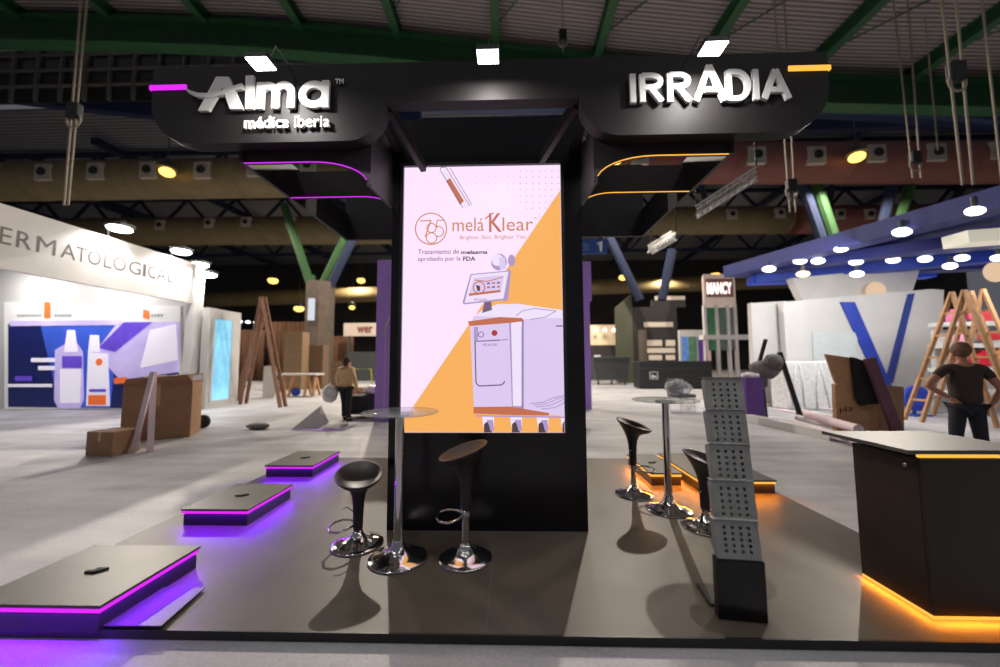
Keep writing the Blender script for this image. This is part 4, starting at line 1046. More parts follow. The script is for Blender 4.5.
# far bright screens
for (a, b, pb, ptp, lab) in ((238, 247, 372, 340, 'bright white far screen behind the wooden step ladder'), ):
    t, w_, h = fblock(a, b, 376, ptp, .3, DGREY, 'display_screen', lab, 'screen')
    mb = MB(); mb.box(-w_ / 2 + .08, w_ / 2 - .08, -.17, -.151, h * .35, h - .15); mb.build('lit_panel', emis('far_screen_white', (.85, .9, 1, 1), .9), t)
# string of far booth spots
for i, px in enumerate((232, 240, 248, 256, 263)):
    p = at(px, 321 + i * .5, 26); mb = MB(); mb.ball((0, 0, 0), .16, 8, (1, 1, .6)); o = mb.build('spot_lamp', LAMPS, None, True, loc=p); tag(o, 'small white lamp in the row of five far behind the light box', 'lamp', 'row of far lamps by the light box')
# sign with letters
t, w_, h = fblock(346, 377, 381, 352, .3, DGREY, 'far_booth', 'dark far booth with a white lettered sign left of the violet panel', 'booth')
zz = at(360, 323, t.location.y - .2); zb_ = at(360, 336, t.location.y - .2); s = t.location.y / F
mb = MB(); mb.box(-w_ / 2 - .3, w_ / 2, -.2, -.1, zb_.z, zz.z); mb.build('sign_panel', mat('pale_sign', srgb(196, 180, 166), .5, noise=.05, emit=.04), t)
mb = MB(); text_bm(mb, 'wer', (-w_ / 2 + 10 * s, -.22, zb_.z + .25), (1, 0, 0), (0, 0, 1), 16 * s, (zz.z - zb_.z) * .5, .02, .02, Vector((0, -1, 0))); mb.build('sign_lettering', mat('maroon_print', srgb(120, 60, 60), .5, noise=.05), t)
mb = MB(); mb.box(-w_ / 2, -w_ / 2 + .15, -.1, .1, h, zz.z); mb.box(w_ / 2 - .15, w_ / 2, -.1, .1, h, zz.z); mb.build('post', DGREY, t)
# violet panels behind the tower
for (a, b, pb, ptp, lab) in ((374, 401, 421, 260, 'tall violet panel half hidden behind the tower, left side'), (574, 592, 409, 262, 'tall violet panel half hidden behind the tower, right side')):
    c = fl(a if a < 500 else b, pb); Yp = c.y; x0 = c.x if a < 500 else at(a, pb, Yp).x; x1 = at(b, pb, Yp).x if a < 500 else c.x
    h = at(a, ptp, Yp).z; t = thing('violet_banner', lab, 'panel', ((x0 + x1) / 2, Yp, 0))
    w_ = (x1 - x0) / 2
    mb = MB(); mb.box(-w_, w_, 0, .12, .0, h, bev=.01); mb.build('panel_board', VIOLET, t)
    mb = MB()
    if a < 500: mb.tube([(-w_ * .28 + .16 * (1 - math.sin(i * PI / 14)), -.005, h * .62 - (1 - math.cos(i * PI / 14)) * .35 + .1 - i * .02) for i in range(8)], .02, 6); mb.box(-w_ * .3, -w_ * .26, -.006, 0, .3, h * .6)
    else: mb.box(-w_, w_ + .06, -.05, .15, h - 1.3, h - .0)
    mb.build('panel_trim', PAPER if a < 500 else VIOLET, t)

# ============================================================ BACKGROUND, RIGHT OF THE TOWER
# waste container
c = fl(612, 385); s = c.y / F; t = thing('waste_container', 'dark grey wheeled waste container right of the tower', 'waste container', c)
zt2 = at(612, 357, c.y).z
mb = MB(); w0 = 15.5 * s; w1 = 18 * s
A = [Vector((-w0, 0, .3)), Vector((w0, 0, .3)), Vector((w0, 1, .3)), Vector((-w0, 1, .3))]; B = [Vector((-w1, -.12, zt2 - .06)), Vector((w1, -.12, zt2 - .06)), Vector((w1, 1.1, zt2 - .06)), Vector((-w1, 1.1, zt2 - .06))]
mb.hexa(A, B); mb.build('bin_body', DGREY, t)
mb = MB(); mb.box(-w1 - .04, w1 + .04, -.16, 1.14, zt2 - .08, zt2 + .02, bev=.02); mb.build('lid', DGREY, t)
for sx in (-1, 0, 1):
    mb = MB(); mb.lathe([(0, -.04), (.11, -.04), (.11, .04), (0, .04)], 16, fn=lambda v: (sx * w0 * .85 + v.z, .05 + v.y, .11 + v.x)); mb.box(sx * w0 * .85 - .03, sx * w0 * .85 + .03, 0, .1, .15, .3); mb.build('caster', RUBBER, t)
# black booth with light slots
BL = mat('booth_black', (.02, .018, .018, 1), .6, noise=.2); OL = mat('booth_olive', srgb(74, 76, 58), .7, noise=.1)
c = fl(658, 383); s = c.y / F; t = thing('exhibition_booth', 'black and olive booth with pale slots behind the waste container', 'booth', c); hh = at(658, 307, c.y).z
mb = MB(); mb.box(-23 * s, 21 * s, 0, .5, 0, hh); mb.build('front_wall', BL, t)
mb = MB(); A = [Vector((-24 * s, -.02, 0)), Vector((-23 * s, 0, 0)), Vector((-23 * s, 2.5, 0)), Vector((-38 * s, 2.5, 0))]; hs = at(622, 300, c.y).z
mb.hexa([Vector((-38 * s, .1, 0)), Vector((-23 * s, .0, 0)), Vector((-23 * s, .6, 0)), Vector((-38 * s, .6, 0))], [Vector((-38 * s, .1, hh)), Vector((-23 * s, 0, hs + .4)), Vector((-23 * s, .6, hs + .4)), Vector((-38 * s, .6, hh)),]); mb.build('side_wall', OL, t)
mb = MB()
slots = [(644, 673, 322, 327), (641, 662, 340, 346), (666, 675, 340, 346), (642, 675, 348, 353), (649, 662, 355, 360), (666, 675, 355, 360), (655, 685, 296, 300)]
slotm = mat('pale_slot', srgb(190, 176, 160), .6, noise=.05, emit=.25)
for (a, b, y0_, y1_) in slots:
    p = at(a, y1_, c.y - .03) - c; q_ = at(b, y0_, c.y - .03) - c
    m1 = MB(); m1.box(p.x, q_.x, -.03, 0, p.z, q_.z); m1.build('slot', slotm, t)
mb.box(-3 * s, 30 * s, 0, .3, hh, hh + .5); mb.build('top_beam', BL, t)
# black flight case
c = fl(678, 389); s = c.y / F; t = thing('flight_case', 'long black transport case with a white square mark in front of the black booth', 'case', c); hh = at(678, 361, c.y).z
mb = MB(); mb.box(-37 * s, 34 * s, 0, 1, 0.05, hh, bev=.03); mb.build('case_body', mat('case_black', (.016, .017, .02, 1), .5, noise=.15), t)
mb = MB(); mb.box(-37.3 * s, 34.3 * s, -.01, 1.01, hh * .72, hh * .75); mb.build('seam_rail', DGREY, t)
mb = MB()
p = Vector((-27 * s, -.012, hh * .42)); 
for a0, a1, b0, b1 in ((0, 1, 0, .08), (0, 1, .92, 1), (0, .08, 0, 1), (.92, 1, 0, 1), (.2, .45, .2, .6), (.45, .8, .2, .45)): mb.box(p.x + a0 * .45, p.x + a1 * .45, -.014, 0, p.z + b0 * .4 - .1, p.z + b1 * .4 - .1)
mb.build('case_mark', WHITE, t)
# warm lit far booth
t, w_, h = fblock(592, 628, 380, 345, .3, mat('dark_counter', (.03, .026, .025, 1), .6, noise=.1), 'far_counter', 'dark far counter under a warm lit wall right of the tower', 'counter')
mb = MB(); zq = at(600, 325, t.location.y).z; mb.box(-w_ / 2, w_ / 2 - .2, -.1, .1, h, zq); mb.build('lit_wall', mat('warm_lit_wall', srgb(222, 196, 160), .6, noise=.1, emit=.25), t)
for k in range(5): 
    m1 = MB(); m1.box(-w_ / 2 + .25, -w_ / 2 + .75, -.17, -.15, h * .25 + k * .28, h * .25 + k * .28 + .16); m1.build('white_tag', WHITE, t)
for k in range(3):
    p = at(596 + k * 9, 330, t.location.y - .6); mb = MB(); mb.ball((0, 0, 0), .14, 8); o = mb.build('spot_lamp', LAMPS, None, True, loc=p); tag(o, 'tiny warm lamp above the dark far counter', 'lamp', 'lamps above the far counter')
# screens counter + people
t, w_, h = fblock(682, 712, 386, 330, .2, OFFW, 'poster_wall', 'white wall with colourful posters behind the long black case', 'poster wall')
mb = MB()
PM = [mat('poster_blue', srgb(90, 130, 200), .5, noise=.5, nscale=3, emit=.3), mat('poster_green', srgb(80, 120, 90), .5, noise=.5, nscale=3, emit=.2), mat('poster_violet', srgb(80, 50, 140), .5, noise=.2, emit=.2), mat('poster_pink', srgb(225, 160, 170), .5, noise=.2, emit=.2)]
s = t.location.y / F
for i, (a, b) in enumerate(((-13, -7), (-6, 1), (3, 7), (8, 14))):
    m1 = MB(); m1.box(a * s, b * s, -.12, -.1, h * .35, h * .88); m1.build('poster', PM[i], t)
# tall lit tower sign
c = fl(729, 388); s = c.y / F; t = thing('sign_tower', 'tall white sign tower with a red brown lettered box beside the blue canopy', 'sign tower', c); Hs = at(729, 274, c.y).z; Hm = at(729, 305, c.y).z
LIT = mat('lit_box_white', srgb(206, 186, 176), .5, noise=.05, emit=.25)
mb = MB(); A = [Vector((-20 * s, 0, Hm)), Vector((11 * s, .0, Hm)), Vector((20 * s, 1, Hm)), Vector((-12 * s, 1, Hm))]; mb.prism(A, (0, 0, Hs - Hm)); mb.build('sign_box', LIT, t)
mb = MB(); text_bm(mb, 'MANCY', (-17 * s, -.04, Hm + (Hs - Hm) * .35), (1, 0, 0), (0, 0, 1), 24 * s, (Hs - Hm) * .38, .03, .03, Vector((0, -1, 0))); mb.build('sign_lettering', mat('lit_white_letter', (1, .95, .92, 1), .5, noise=.01, emit=1.2, ecol=(1, .93, .88, 1)), t)
mb = MB(); mb.box(-18 * s, 9 * s, -.025, -.001, Hm + (Hs - Hm) * .25, Hm + (Hs - Hm) * .85); mb.build('sign_plate', mat('sign_brown_red', srgb(150, 104, 96), .5, noise=.05), t)
for sx in (-19.5, -8, 3, 10):
    m1 = MB(); m1.box(sx * s - .08, sx * s + .08, 0, .16, 0, Hm); m1.build('post', OFFW, t)
for k, cc in enumerate(((60, 120, 80), (90, 110, 100), (110, 110, 112))):
    m1 = MB(); m1.box((-17 + k * 11) * s, (-10 + k * 11) * s, .05, .1, Hm * .45, Hm * .97); m1.build('side_print', mat('side_print_%s' % 'abc'[k], srgb(*cc), .6, noise=.3, nscale=2), t)
mb = MB(); z_ = at(729, 335, c.y).z; mb.box(-24 * s, 22 * s, -.2, .3, z_ - .25, z_); mb.build('header_shelf', OFFW, t)
# plastic wrapped chair
c = fl(682, 411); t = thing('wrapped_chair', 'chair wrapped in clear plastic film behind the right bar table', 'chair', c, .3)
mb = MB(); mb.box(-.3, .3, -.28, .28, .42, .52, bev=.03); mb.box(-.3, .3, .22, .3, .5, .98, bev=.03); mb.build('chair_frame', DGREY, t)
for sx in (-1, 1):
    for sy in (-1, 1): m1 = MB(); m1.bar((sx * .26, sy * .24, 0), (sx * .24, sy * .22, .43), .035); m1.build('leg', CHROME, t)
mb = MB(); mb.ball((-.12, 0, .70), .36, 12, (1.15, .95, .75), .28); mb.build('plastic_wrap', FILM, t, True)
# purple box
c = fl(757, 421); t = thing('fabric_bin', 'purple upright fabric box in front of the sign tower', 'box', c, .15); s = c.y / F; h = at(757, 378, c.y).z
mb = MB(); mb.box(-9.5 * s, 9.5 * s, 0, .35, 0, h, bev=.02); mb.build('body', PURP, t)
mb = MB(); mb.box(-9.8 * s, 9.8 * s, -.01, .36, h - .04, h + .01); mb.build('rim', PURP, t)
mb = MB(); mb.ball((0, .15, h + .05), .22, 10, (1.1, .6, .45), .3); mb.build('paper_filling', PAPER, t, True)
# planks, rolled paper on the floor
boards = [((743, 420), (835, 441), .22, .17, OFFW, 'long_board', 'long off white boxed board lying on the floor beside the purple box'),
          ((775, 404), (850, 412), .6, .05, PAPER, 'white_sheet', 'broad white sheet lying behind the rolled papers'),
          ((800, 428), (862, 446), .25, .04, PAPER, 'paper_sheet', 'bent white paper sheet beside the black counter'),
          ((780, 410), (850, 424), .22, .03, PINKW, 'foam_sheet', 'pale pink foam sheet under the rolled papers')]
for a, b, wd, th, m, nm, lab in boards:
    p = fl(*a); q_ = fl(*b); p.z = q_.z = th / 2 + .002; mb = MB(); mb.bar(p, q_, wd, th); o = mb.build(nm, m); tag(o, lab, 'board' if 'board' in nm else 'sheet')
for k, (a, b, r_, zz) in enumerate((((790, 428), (846, 445), .075, .1), ((798, 423), (862, 439), .07, .12), ((808, 428), (860, 446), .08, .12), ((802, 417), (856, 430), .07, .1))):
    p = fl(*a); q_ = fl(*b); p.z = q_.z = r_ + .05 + .15 * (k == 2) + .01 * k; mb = MB(); mb.tube([p, q_], r_, 14); d = (q_ - p).normalized(); mb.tube([q_ + d * .001, q_ + d * .003], r_ * .6, 10)
    o = mb.build('paper_roll', PAPER if k % 2 else PINKW, None, True); shade_auto(o); tag(o, 'pale rolled paper in the heap between the purple box and the black counter', 'roll', 'paper rolls in the floor heap')
for k, (px, py) in enumerate(((690, 410), (662, 402), (744, 408), (735, 412))):
    p = fl(px, py); mb = MB(); mb.ball((0, 0, .1), .16, 8, (1, .8, .6), .3); o = mb.build('crumpled_film', FILM if k < 3 else BLUE, None, True, loc=p); tag(o, ['crumpled clear film at the foot of the wrapped chair', 'crumpled clear film left of the wrapped chair', 'crumpled film beside the purple box', 'small blue bundle beside the purple box'][k], 'film')
# black folded chair with dark cloth
c = fl(766, 419); t = thing('office_chair', 'dark upholstered chair loaded with cloth before the white wrapped cabinet', 'chair', c, -.4)
mb = MB(); mb.ball((.0, 0, 1.28), .32, 8, (1.15, .6, .75), .45); mb.ball((.22, 0, 1.45), .25, 8, (1, .6, .9), .45); mb.ball((-.12, .05, 1.0), .24, 8, (1, .7, 1.2), .4); mb.build('cloth_heap', mat('charcoal_cloth', (.13, .12, .125, 1), .9, noise=.4, bump=.4), t, True)
mb = MB(); mb.bar((.75, 0, 0), (.4, .1, 1.75), .1, .12); mb.bar((-.35, 0, 0), (-.1, .1, 1.3), .06); mb.bar((.1, .4, 0), (.0, .2, 1.3), .05); mb.build('frame', RUBBER, t)
mb = MB(); mb.bar((-.05, .1, 1.5), (.12, .12, 2.1), .08, .1); mb.build('backrest_bar', RUBBER, t)

# white booth on the right with blue V
t = thing('exhibition_booth', 'large white booth with blue stripes in a V on the right', 'booth', (9, 12.5, 0)); o_ = Vector(t.location)
def rb(pts_px, Y, dp, m, name, k=0):
    mb = MB(); P = [at(a, b, Y) - o_ for a, b in pts_px]
    P = [Vector((v.x, v.y, max(v.z, .0))) for v in P]
    mb.prism(P, (0, dp, 0)); return mb.build(name, m, t)
Yw = 12.5
rb([(751, 303), (787, 301), (790, 405), (755, 403)], 12.9, .2, WALLW, 'left_wall')
rb([(783, 302), (932, 289), (944, 290), (940, 409), (790, 409)], Yw, .25, WALLW, 'main_wall')
rb([(792, 278), (921, 266), (911, 296), (805, 305)], 13.2, .3, OFFW, 'upper_sign_box')
rb([(841, 302), (855, 302), (892, 386), (880, 386)], Yw - .06, .05, BLUE, 'stripe')
rb([(909, 294), (915, 293), (893, 383), (886, 383)], Yw - .06, .05, mat('stripe_navy', srgb(44, 62, 140), .5, noise=.05), 'stripe')
rb([(813, 332), (858, 332), (856, 364), (814, 364)], Yw - .05, .04, mat('wall_window_pale', srgb(200, 208, 208), .4, noise=.05), 'wall_poster')
t_booth = t
# wrapped white cabinet
c = fl(813, 410); t = thing('wrapped_cabinet', 'white cabinet wrapped in plastic film in front of the white booth', 'cabinet', c); s = c.y / F; h = at(813, 361, c.y).z
mb = MB(); mb.box(-24 * s, 24 * s, 0, .7, 0, h, bev=.05); b_ = mb.build('cabinet_body', PLASTW, t)
mb = MB(); 
for k in range(4):
    x_ = -20 * s + k * 12 * s; mb.tube([(x_, -.02, .05), (x_ + random.uniform(-.15, .15), -.03, h * .5), (x_ + random.uniform(-.2, .2), -.02, h - .05)], .02, 6)
mb.build('film_fold', PLASTW, t, True)
# big cardboard in front of the booth
c = fl(862, 446); Yc = c.y
def cb(pts, dp, m, Y, t, nm):
    mb = MB(); P = [at(a, b, Y) - Vector(t.location) for a, b in pts]; P = [Vector((v.x, v.y, max(v.z, 0))) for v in P]; mb.prism(P, (0, dp, 0)); return mb.build(nm, m, t)
Yc = 7.6
t = thing('cardboard_box', 'tall torn open cardboard box with handwriting behind the black counter', 'box', (at(865, 400, Yc).x, Yc, 0))
cb([(825, 354), (853, 358), (856, 384), (838, 386), (834, 380)], .03, CARD2, Yc - .02, t, 'flap')
cb([(835, 384), (876, 382), (880, 452), (838, 452)], .08, CARD2, Yc, t, 'front_face'); cb([(877, 384), (904, 387), (905, 447), (880, 452)], .1, CARD, Yc + .02, t, 'side_face')
mb = MB(); p = at(840, 414, Yc - .01) - Vector(t.location); text_bm(mb, 'Ha  ~', p, Vector((.97, 0, .25)), (0, 0, 1), .55, .12, 0, -.005); mb.build('handwriting', RUBBER, t)
t = thing('cloth', 'black cloth hanging over the torn cardboard box', 'cloth', (at(865, 380, Yc).x, Yc - .12, 0)); cb([(853, 357), (862, 360), (880, 372), (886, 400), (878, 404), (862, 405), (858, 398)], .08, mat('black_fabric', (.02, .017, .016, 1), .95, noise=.3, bump=.4), Yc - .12, t, 'cloth_drape')
t = thing('leaning_plank', 'mauve plank leaning against the torn cardboard box', 'plank', (at(885, 430, Yc - .25).x, Yc - .25, 0))
mb = MB(); mb.bar(at(903, 447, Yc - .35) - Vector(t.location), at(869, 358, Yc - .2) - Vector(t.location), .2, .06); mb.build('board', mat('mauve_board', srgb(112, 72, 84), .6, noise=.15), t)
p = at(900, 447, Yc - .35); 
# blue ball/drums
for px, py, r_, lab in ((914, 398, .34, 'round blue disc leaning by the foot of the wooden ladder'),):
    p = at(px, py, 10.5); mb = MB(); mb.lathe([(0, 0), (r_, 0), (r_, .1), (r_ * .6, .12), (0, .12)], 32, fn=lambda v: (v.x, -v.z, v.y)); o = mb.build('round_sign', BLUE, None, loc=p); tag(o, lab, 'disc')
    mb = MB(); mb.box(-.03, .03, .0, .05, -p.z, -r_ + .05); mb.box(-.25, .25, -.2, .2, -p.z, -p.z + .04); mb.build('stand', BLUE, o)
# shelves with pink goods, far right
c = fl(975, 413); t = thing('display_shelf', 'white shelf unit with pink and red goods behind the ladders', 'shelf', (at(985, 400, 10.6).x, 10.6, 0)); o_ = Vector(t.location)
def rb2(pts, m, nm, dp=.3, Y=10.6): 
    mb = MB(); P = [at(a, b, Y) - o_ for a, b in pts]; P = [Vector((v.x, v.y, max(v.z, 0))) for v in P]; mb.prism(P, (0, dp, 0)); return mb.build(nm, m, t)
rb2([(935, 330), (1040, 326), (1040, 415), (935, 412)], WALLW, 'back_panel', .1, 11.0)
for y_ in (322, 344, 368, 392): rb2([(944, y_), (1040, y_ - 2), (1040, y_ + 3), (944, y_ + 4)], WALLW, 'shelf_board', .4)
sh = t
for k, (px, py, w_, h_, cc) in enumerate(((956, 322, 7, 10, (235, 120, 170)), (972, 320, 5, 8, (220, 90, 130)), (985, 322, 8, 9, (214, 70, 80)), (962, 342, 6, 6, (240, 170, 200)), (990, 340, 9, 6, (200, 50, 60)), (966, 366, 7, 12, (196, 40, 70)), (985, 366, 9, 12, (204, 36, 60)), (1000, 364, 5, 12, (220, 150, 90)))):
    p = at(px, py, 10.7); s = 10.7 / F
    mb = MB(); mb.box(-w_ * s, w_ * s, -.08, .08, 0, h_ * s, bev=.03); mb.box(-w_ * s * .4, w_ * s * .4, -.05, .05, h_ * s, h_ * s * 1.25); o = mb.build('gift_pack', mat('pack_%s' % 'abcdefgh'[k], srgb(*cc), .5, noise=.1), None, loc=p); tag(o, ['pink', 'rose', 'coral red', 'pale pink', 'red', 'crimson', 'bright red', 'orange'][k] + ' pack on the white shelf behind the ladders, ' + ['upper left', 'upper middle', 'upper right', 'second shelf left', 'second shelf right', 'third shelf left', 'third shelf middle', 'third shelf right'][k], 'pack', 'packs on the far shelf')
# wooden ladders (leaning A frames)
aframe((913, 421), (1010, 430), (958, 291), 'tall pine step ladder beside the person in dark shirt, left of two', WOOD, 5, .4)
aframe((942, 417), (1030, 424), (977, 290), 'tall pine step ladder beside the person in dark shirt, right of two', WOOD, 5, .4)

# blue canopy with lamps
t = thing('blue_canopy', 'dark blue hanging canopy frame with white lamps over the right booth', 'canopy', (8, 10, 4)); o_ = Vector(t.location)
def beam(pa, pb, Ya, Yb, th, m=DBLUE, nm='canopy_beam', w=.5):
    a = at(*pa, Ya) - o_; b = at(*pb, Yb) - o_; mb = MB()
    d = (b - a).normalized(); mb.bar(a, b, w, th); return mb.build(nm, m, t)
beam((730, 272), (1060, 184), 15, 7.0, .45, w=.6)
beam((735, 274), (1100, 222), 15.3, 7.8, .30, w=.6)
beam((755, 279), (1100, 247), 14.5, 11, .35, BLUE)
beam((755, 277), (1100, 262), 15, 12, .2)
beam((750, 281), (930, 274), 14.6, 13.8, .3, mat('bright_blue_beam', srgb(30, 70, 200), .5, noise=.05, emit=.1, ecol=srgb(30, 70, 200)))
beam((800, 263), (1100, 233), 13, 9, .2)
a = [at(730, 270, 15) - o_, at(1040, 200, 7.3) - o_, at(1100, 240, 11) - o_, at(755, 278, 15) - o_]
mb = MB(); mb.prism([v + Vector((0, 0, .1)) for v in a], (0, 0, .05)); mb.build('canopy_sheet', DBLUE, t)
cans = [(975, 211, 8), (902, 232, 9.6), (841, 249, 11.2), (800, 261, 12.6), (818, 261, 12.3), (856, 262, 12), (893, 260, 12), (925, 259, 11.6), (962, 258, 11.4), (998, 258, 11), (950, 266, 12), (857, 274, 12), (803, 274, 12.3), (769, 269, 13.4)]
for k, (px, py, Y) in enumerate(cans):
    p = at(px, py, Y - .5) ; s = Y / F
    l_ = thing('canopy_lamp', 'round lamp under the blue canopy, %s' % ['nearest and largest on the outer beam', 'second nearest on the outer beam', 'third on the outer beam', 'at the far tip, left one', 'at the far tip, right one', 'first of the inner row', 'second of the inner row', 'third of the inner row', 'fourth of the inner row', 'last of the inner row at the frame edge', 'alone below the inner row', 'low above the white sign box', 'warm one above the white left wall', 'leftmost of all at the canopy tip'][k], 'lamp', p, group='lamps of the blue canopy')
    mb = MB(); mb.ball((0, 0, 0), 7.5 * s * (1.15 if k < 2 else .85), 8, (1, .6, .5)); mb.build('lamp_glass', LAMPS if k != 12 else emis('warm_spot', (1, .75, .4, 1), 2.5), l_, True)
    mb = MB(); mb.tube([(0, 0, .02), (0, 0, .3)], .05, 8); mb.build('lamp_stem', DGREY, l_)
for (px, py, Y, r_, lab) in ((995, 272, 11.5, 10, 'round peach globe lamp at the right frame edge'), (876, 291, 13, 9, 'peach glow lamp on the white sign box')):
    p = at(px, py, Y); mb = MB(); mb.ball((0, 0, 0), r_ * Y / F, 12, (1, .5, 1)); o = mb.build('globe_lamp', emis('peach_lamp', srgb(250, 214, 178), .8 if px > 900 else .75), None, True, loc=p); tag(o, lab, 'lamp')
for (a, b, Y, lab) in (((930, 245), (953, 241), 11, 'short flat lit panel lamp under the blue canopy'), ((955, 240), (1060, 232), 8.5, 'long flat white lamp under the blue canopy at the right edge')):
    p = at(*a, Y); q_ = at(*b, Y); mb = MB(); mb.bar(p, q_, .5, .2 if b[0] < 1000 else .28); o = mb.build('panel_lamp', mat('dim_lit_panel', srgb(226, 220, 200), .5, noise=.02, emit=.55), None); tag(o, lab, 'lamp')
l = lamp('booth_light', 'AREA', (8.5, 9.6, 4.0), 150, (1, .98, .95), 2.0); aim(l, (9, 12.5, 1.5))
l = lamp('booth_light', 'AREA', (12.5, 8.6, 4.0), 120, (1, .98, .95), 2.0); aim(l, (12.5, 11, 1.2))
l = lamp('booth_light', 'AREA', (3, 16, 4.5), 120, (1, .95, .88), 2.0); aim(l, (4, 20, 1))
l = lamp('booth_light', 'AREA', (-5, 15, 5), 150, (1, .9, .75), 2.0); aim(l, (-6, 19, .8))

# ============================================================ PEOPLE
def skin_mesh(name, verts, edges, radii, m, parent, sub=2, root=0):
    me = bpy.data.meshes.new(name); me.from_pydata([Vector(v) for v in verts], edges, []); me.materials.append(m)
    o = bpy.data.objects.new(name, me); col.objects.link(o); o.parent = parent
    md = o.modifiers.new('skin', 'SKIN'); md.use_smooth_shade = True
    for i, v in enumerate(me.skin_vertices[0].data):
        r = radii[i]; v.radius = r if isinstance(r, tuple) else (r, r); v.use_root = (i == root)
    sb_ = o.modifiers.new('sub', 'SUBSURF'); sb_.levels = sub; sb_.render_levels = sub
    return o
def chain(dic, chains):
    """dic: name->(pos, r); chains: list of name lists -> verts, edges, radii"""
    names = list(dic); idx = {n_: i for i, n_ in enumerate(names)}
    E = [(idx[a], idx[b]) for c_ in chains for a, b in zip(c_, c_[1:])]
    return [dic[n_][0] for n_ in names], E, [dic[n_][1] for n_ in names]
def hand(base, fwd, side, parent, m, curl=.5, sg=1):
    """palm + four fingers + thumb, fwd: direction of the fingers"""
    base = Vector(base); fwd = Vector(fwd).normalized(); side = Vector(side).normalized(); up = fwd.cross(side).normalized()
    D = {'p0': (base, .026), 'p1': (base + fwd * .045, (.04, .02)), 'p2': (base + fwd * .085, (.042, .017))}
    ch = [['p0', 'p1', 'p2']]
    for k, (o_f, ln) in enumerate(((-.03, .07), (-.01, .082), (.01, .078), (.03, .06))):
        r0 = base + fwd * .09 + side * o_f; d1 = (fwd + up * curl * .5).normalized(); d2 = (fwd + up * curl * 1.6).normalized()
        D['f%da' % k] = (r0, .0095); D['f%db' % k] = (r0 + d1 * ln * .5, .009); D['f%dc' % k] = (r0 + d1 * ln * .5 + d2 * ln * .5, .0075)
        ch.append(['p2', 'f%da' % k, 'f%db' % k, 'f%dc' % k])
    t0 = base + fwd * .03 - side * .035 * sg; D['t1'] = (t0, .012); D['t2'] = (t0 - side * .025 * sg + fwd * .03 + up * .01, .0105); D['t3'] = (t0 - side * .03 * sg + fwd * .058 + up * .02, .008)
    ch.append(['p1', 't1', 't2', 't3'])
    v, e, r = chain(D, ch); return skin_mesh('hand', v, e, r, m, parent, 1)
def person(label, loc_, rz, H, shirt, trousers, hair, hairlen, Lh, Rh, Lel, Rel, sleeve, legs, bulk=1.0, shoes=RUBBER):
    """figure facing -Y in its own frame (rz turns it); heights scaled to H"""
    t = thing('person', label, 'person', loc_, rz); k = H / 1.75
    S = lambda *v: Vector(v) * k
    (lk, la), (rk, ra) = legs
    D = {'pel': (S(0, 0, .96), (.12 * bulk, .09)), 'wai': (S(0, 0, 1.1), (.135 * bulk, .1)), 'che': (S(0, .0, 1.28), (.16 * bulk, .115)), 'sho': (S(0, .01, 1.42), (.12, .08)), 'nk': (S(0, .0, 1.5), .052), 'nk2': (S(0, -.01, 1.55), .05), 'hd': (S(0, -.02, 1.62), (.072, .085)), 'hd2': (S(0, -.01, 1.69), (.068, .08))}
    for sd, sx, el, hd_, kn, an in (('L', -1, Lel, Lh, lk, la), ('R', 1, Rel, Rh, rk, ra)):
        D['s' + sd] = (S(sx * .185, .01, 1.41), .055 * bulk); D['e' + sd] = (S(*el), .042 * bulk); D['w' + sd] = (S(*hd_), .028)
        D['h' + sd] = (S(sx * .085, 0, .88), .078 * bulk); D['k' + sd] = (S(*kn), .06); D['c' + sd] = ((S(*kn) * .55 + S(*an) * .45), .055); D['a' + sd] = (S(*an), .038); D['t' + sd] = (S(an[0], an[1] - .15, .035), .036)
    D = {a: (p_, tuple(x * k for x in r_) if isinstance(r_, tuple) else r_ * k) for a, (p_, r_) in D.items()}
    ch = [['pel', 'wai', 'che', 'sho', 'nk', 'nk2', 'hd', 'hd2']] + [['sho', 's' + q, 'e' + q, 'w' + q] for q in 'LR'] + [['pel', 'h' + q, 'k' + q, 'c' + q, 'a' + q, 't' + q] for q in 'LR']
    v, e, r = chain(D, ch); skin_mesh('body', v, e, r, SKIN, t)
    g = 1.16
    def grow(x, f_): return tuple(y * f_ for y in x) if isinstance(x, tuple) else x * f_
    C = {n_: (D[n_][0], grow(D[n_][1], g)) for n_ in ('pel', 'wai', 'che', 'sho', 'sL', 'sR')}
    C['pel'] = (D['pel'][0] + S(0, 0, -.10), grow(D['pel'][1], 1.5))
    cc = [['pel', 'wai', 'che', 'sho'], ['sho', 'sL'], ['sho', 'sR']]
    for q in 'LR':
        if sleeve: C['e' + q] = (D['e' + q][0], D['e' + q][1] * 1.3); C['w' + q] = (D['e' + q][0].lerp(D['w' + q][0], .88), D['w' + q][1] * 1.5); cc += [['s' + q, 'e' + q, 'w' + q]]
        else: C['m' + q] = (D['s' + q][0].lerp(D['e' + q][0], .55), D['e' + q][1] * 1.35); cc += [['s' + q, 'm' + q]]
    v, e, r = chain(C, cc); skin_mesh('jacket' if sleeve else 'shirt', v, e, r, shirt, t)
    C = {'pel': (D['pel'][0] + S(0, 0, -.0), grow(D['pel'][1], 1.18))}; cc = []
    for q in 'LR':
        for n_ in 'hkca': C[n_ + q] = (D[n_ + q][0], grow(D[n_ + q][1], 1.2 if n_ != 'a' else 1.5))
        cc.append(['pel', 'h' + q, 'k' + q, 'c' + q, 'a' + q])
    v, e, r = chain(C, cc); skin_mesh('trousers', v, e, r, trousers, t)
    for q in 'LR':
        a_ = D['a' + q][0]; skin_mesh('shoe', [(a_.x, a_.y + .03 * k, .05), (a_.x, a_.y - .06 * k, .045), (a_.x, a_.y - .17 * k, .038)], [(0, 1), (1, 2)], [.045, .048, .038], shoes, t, 2)
    # head details
    hc = D['hd'][0]; mb = MB(); mb.ball(hc + S(0, .015, .045), .108 * k, 12, (.86, 1.0, 1.02)); 
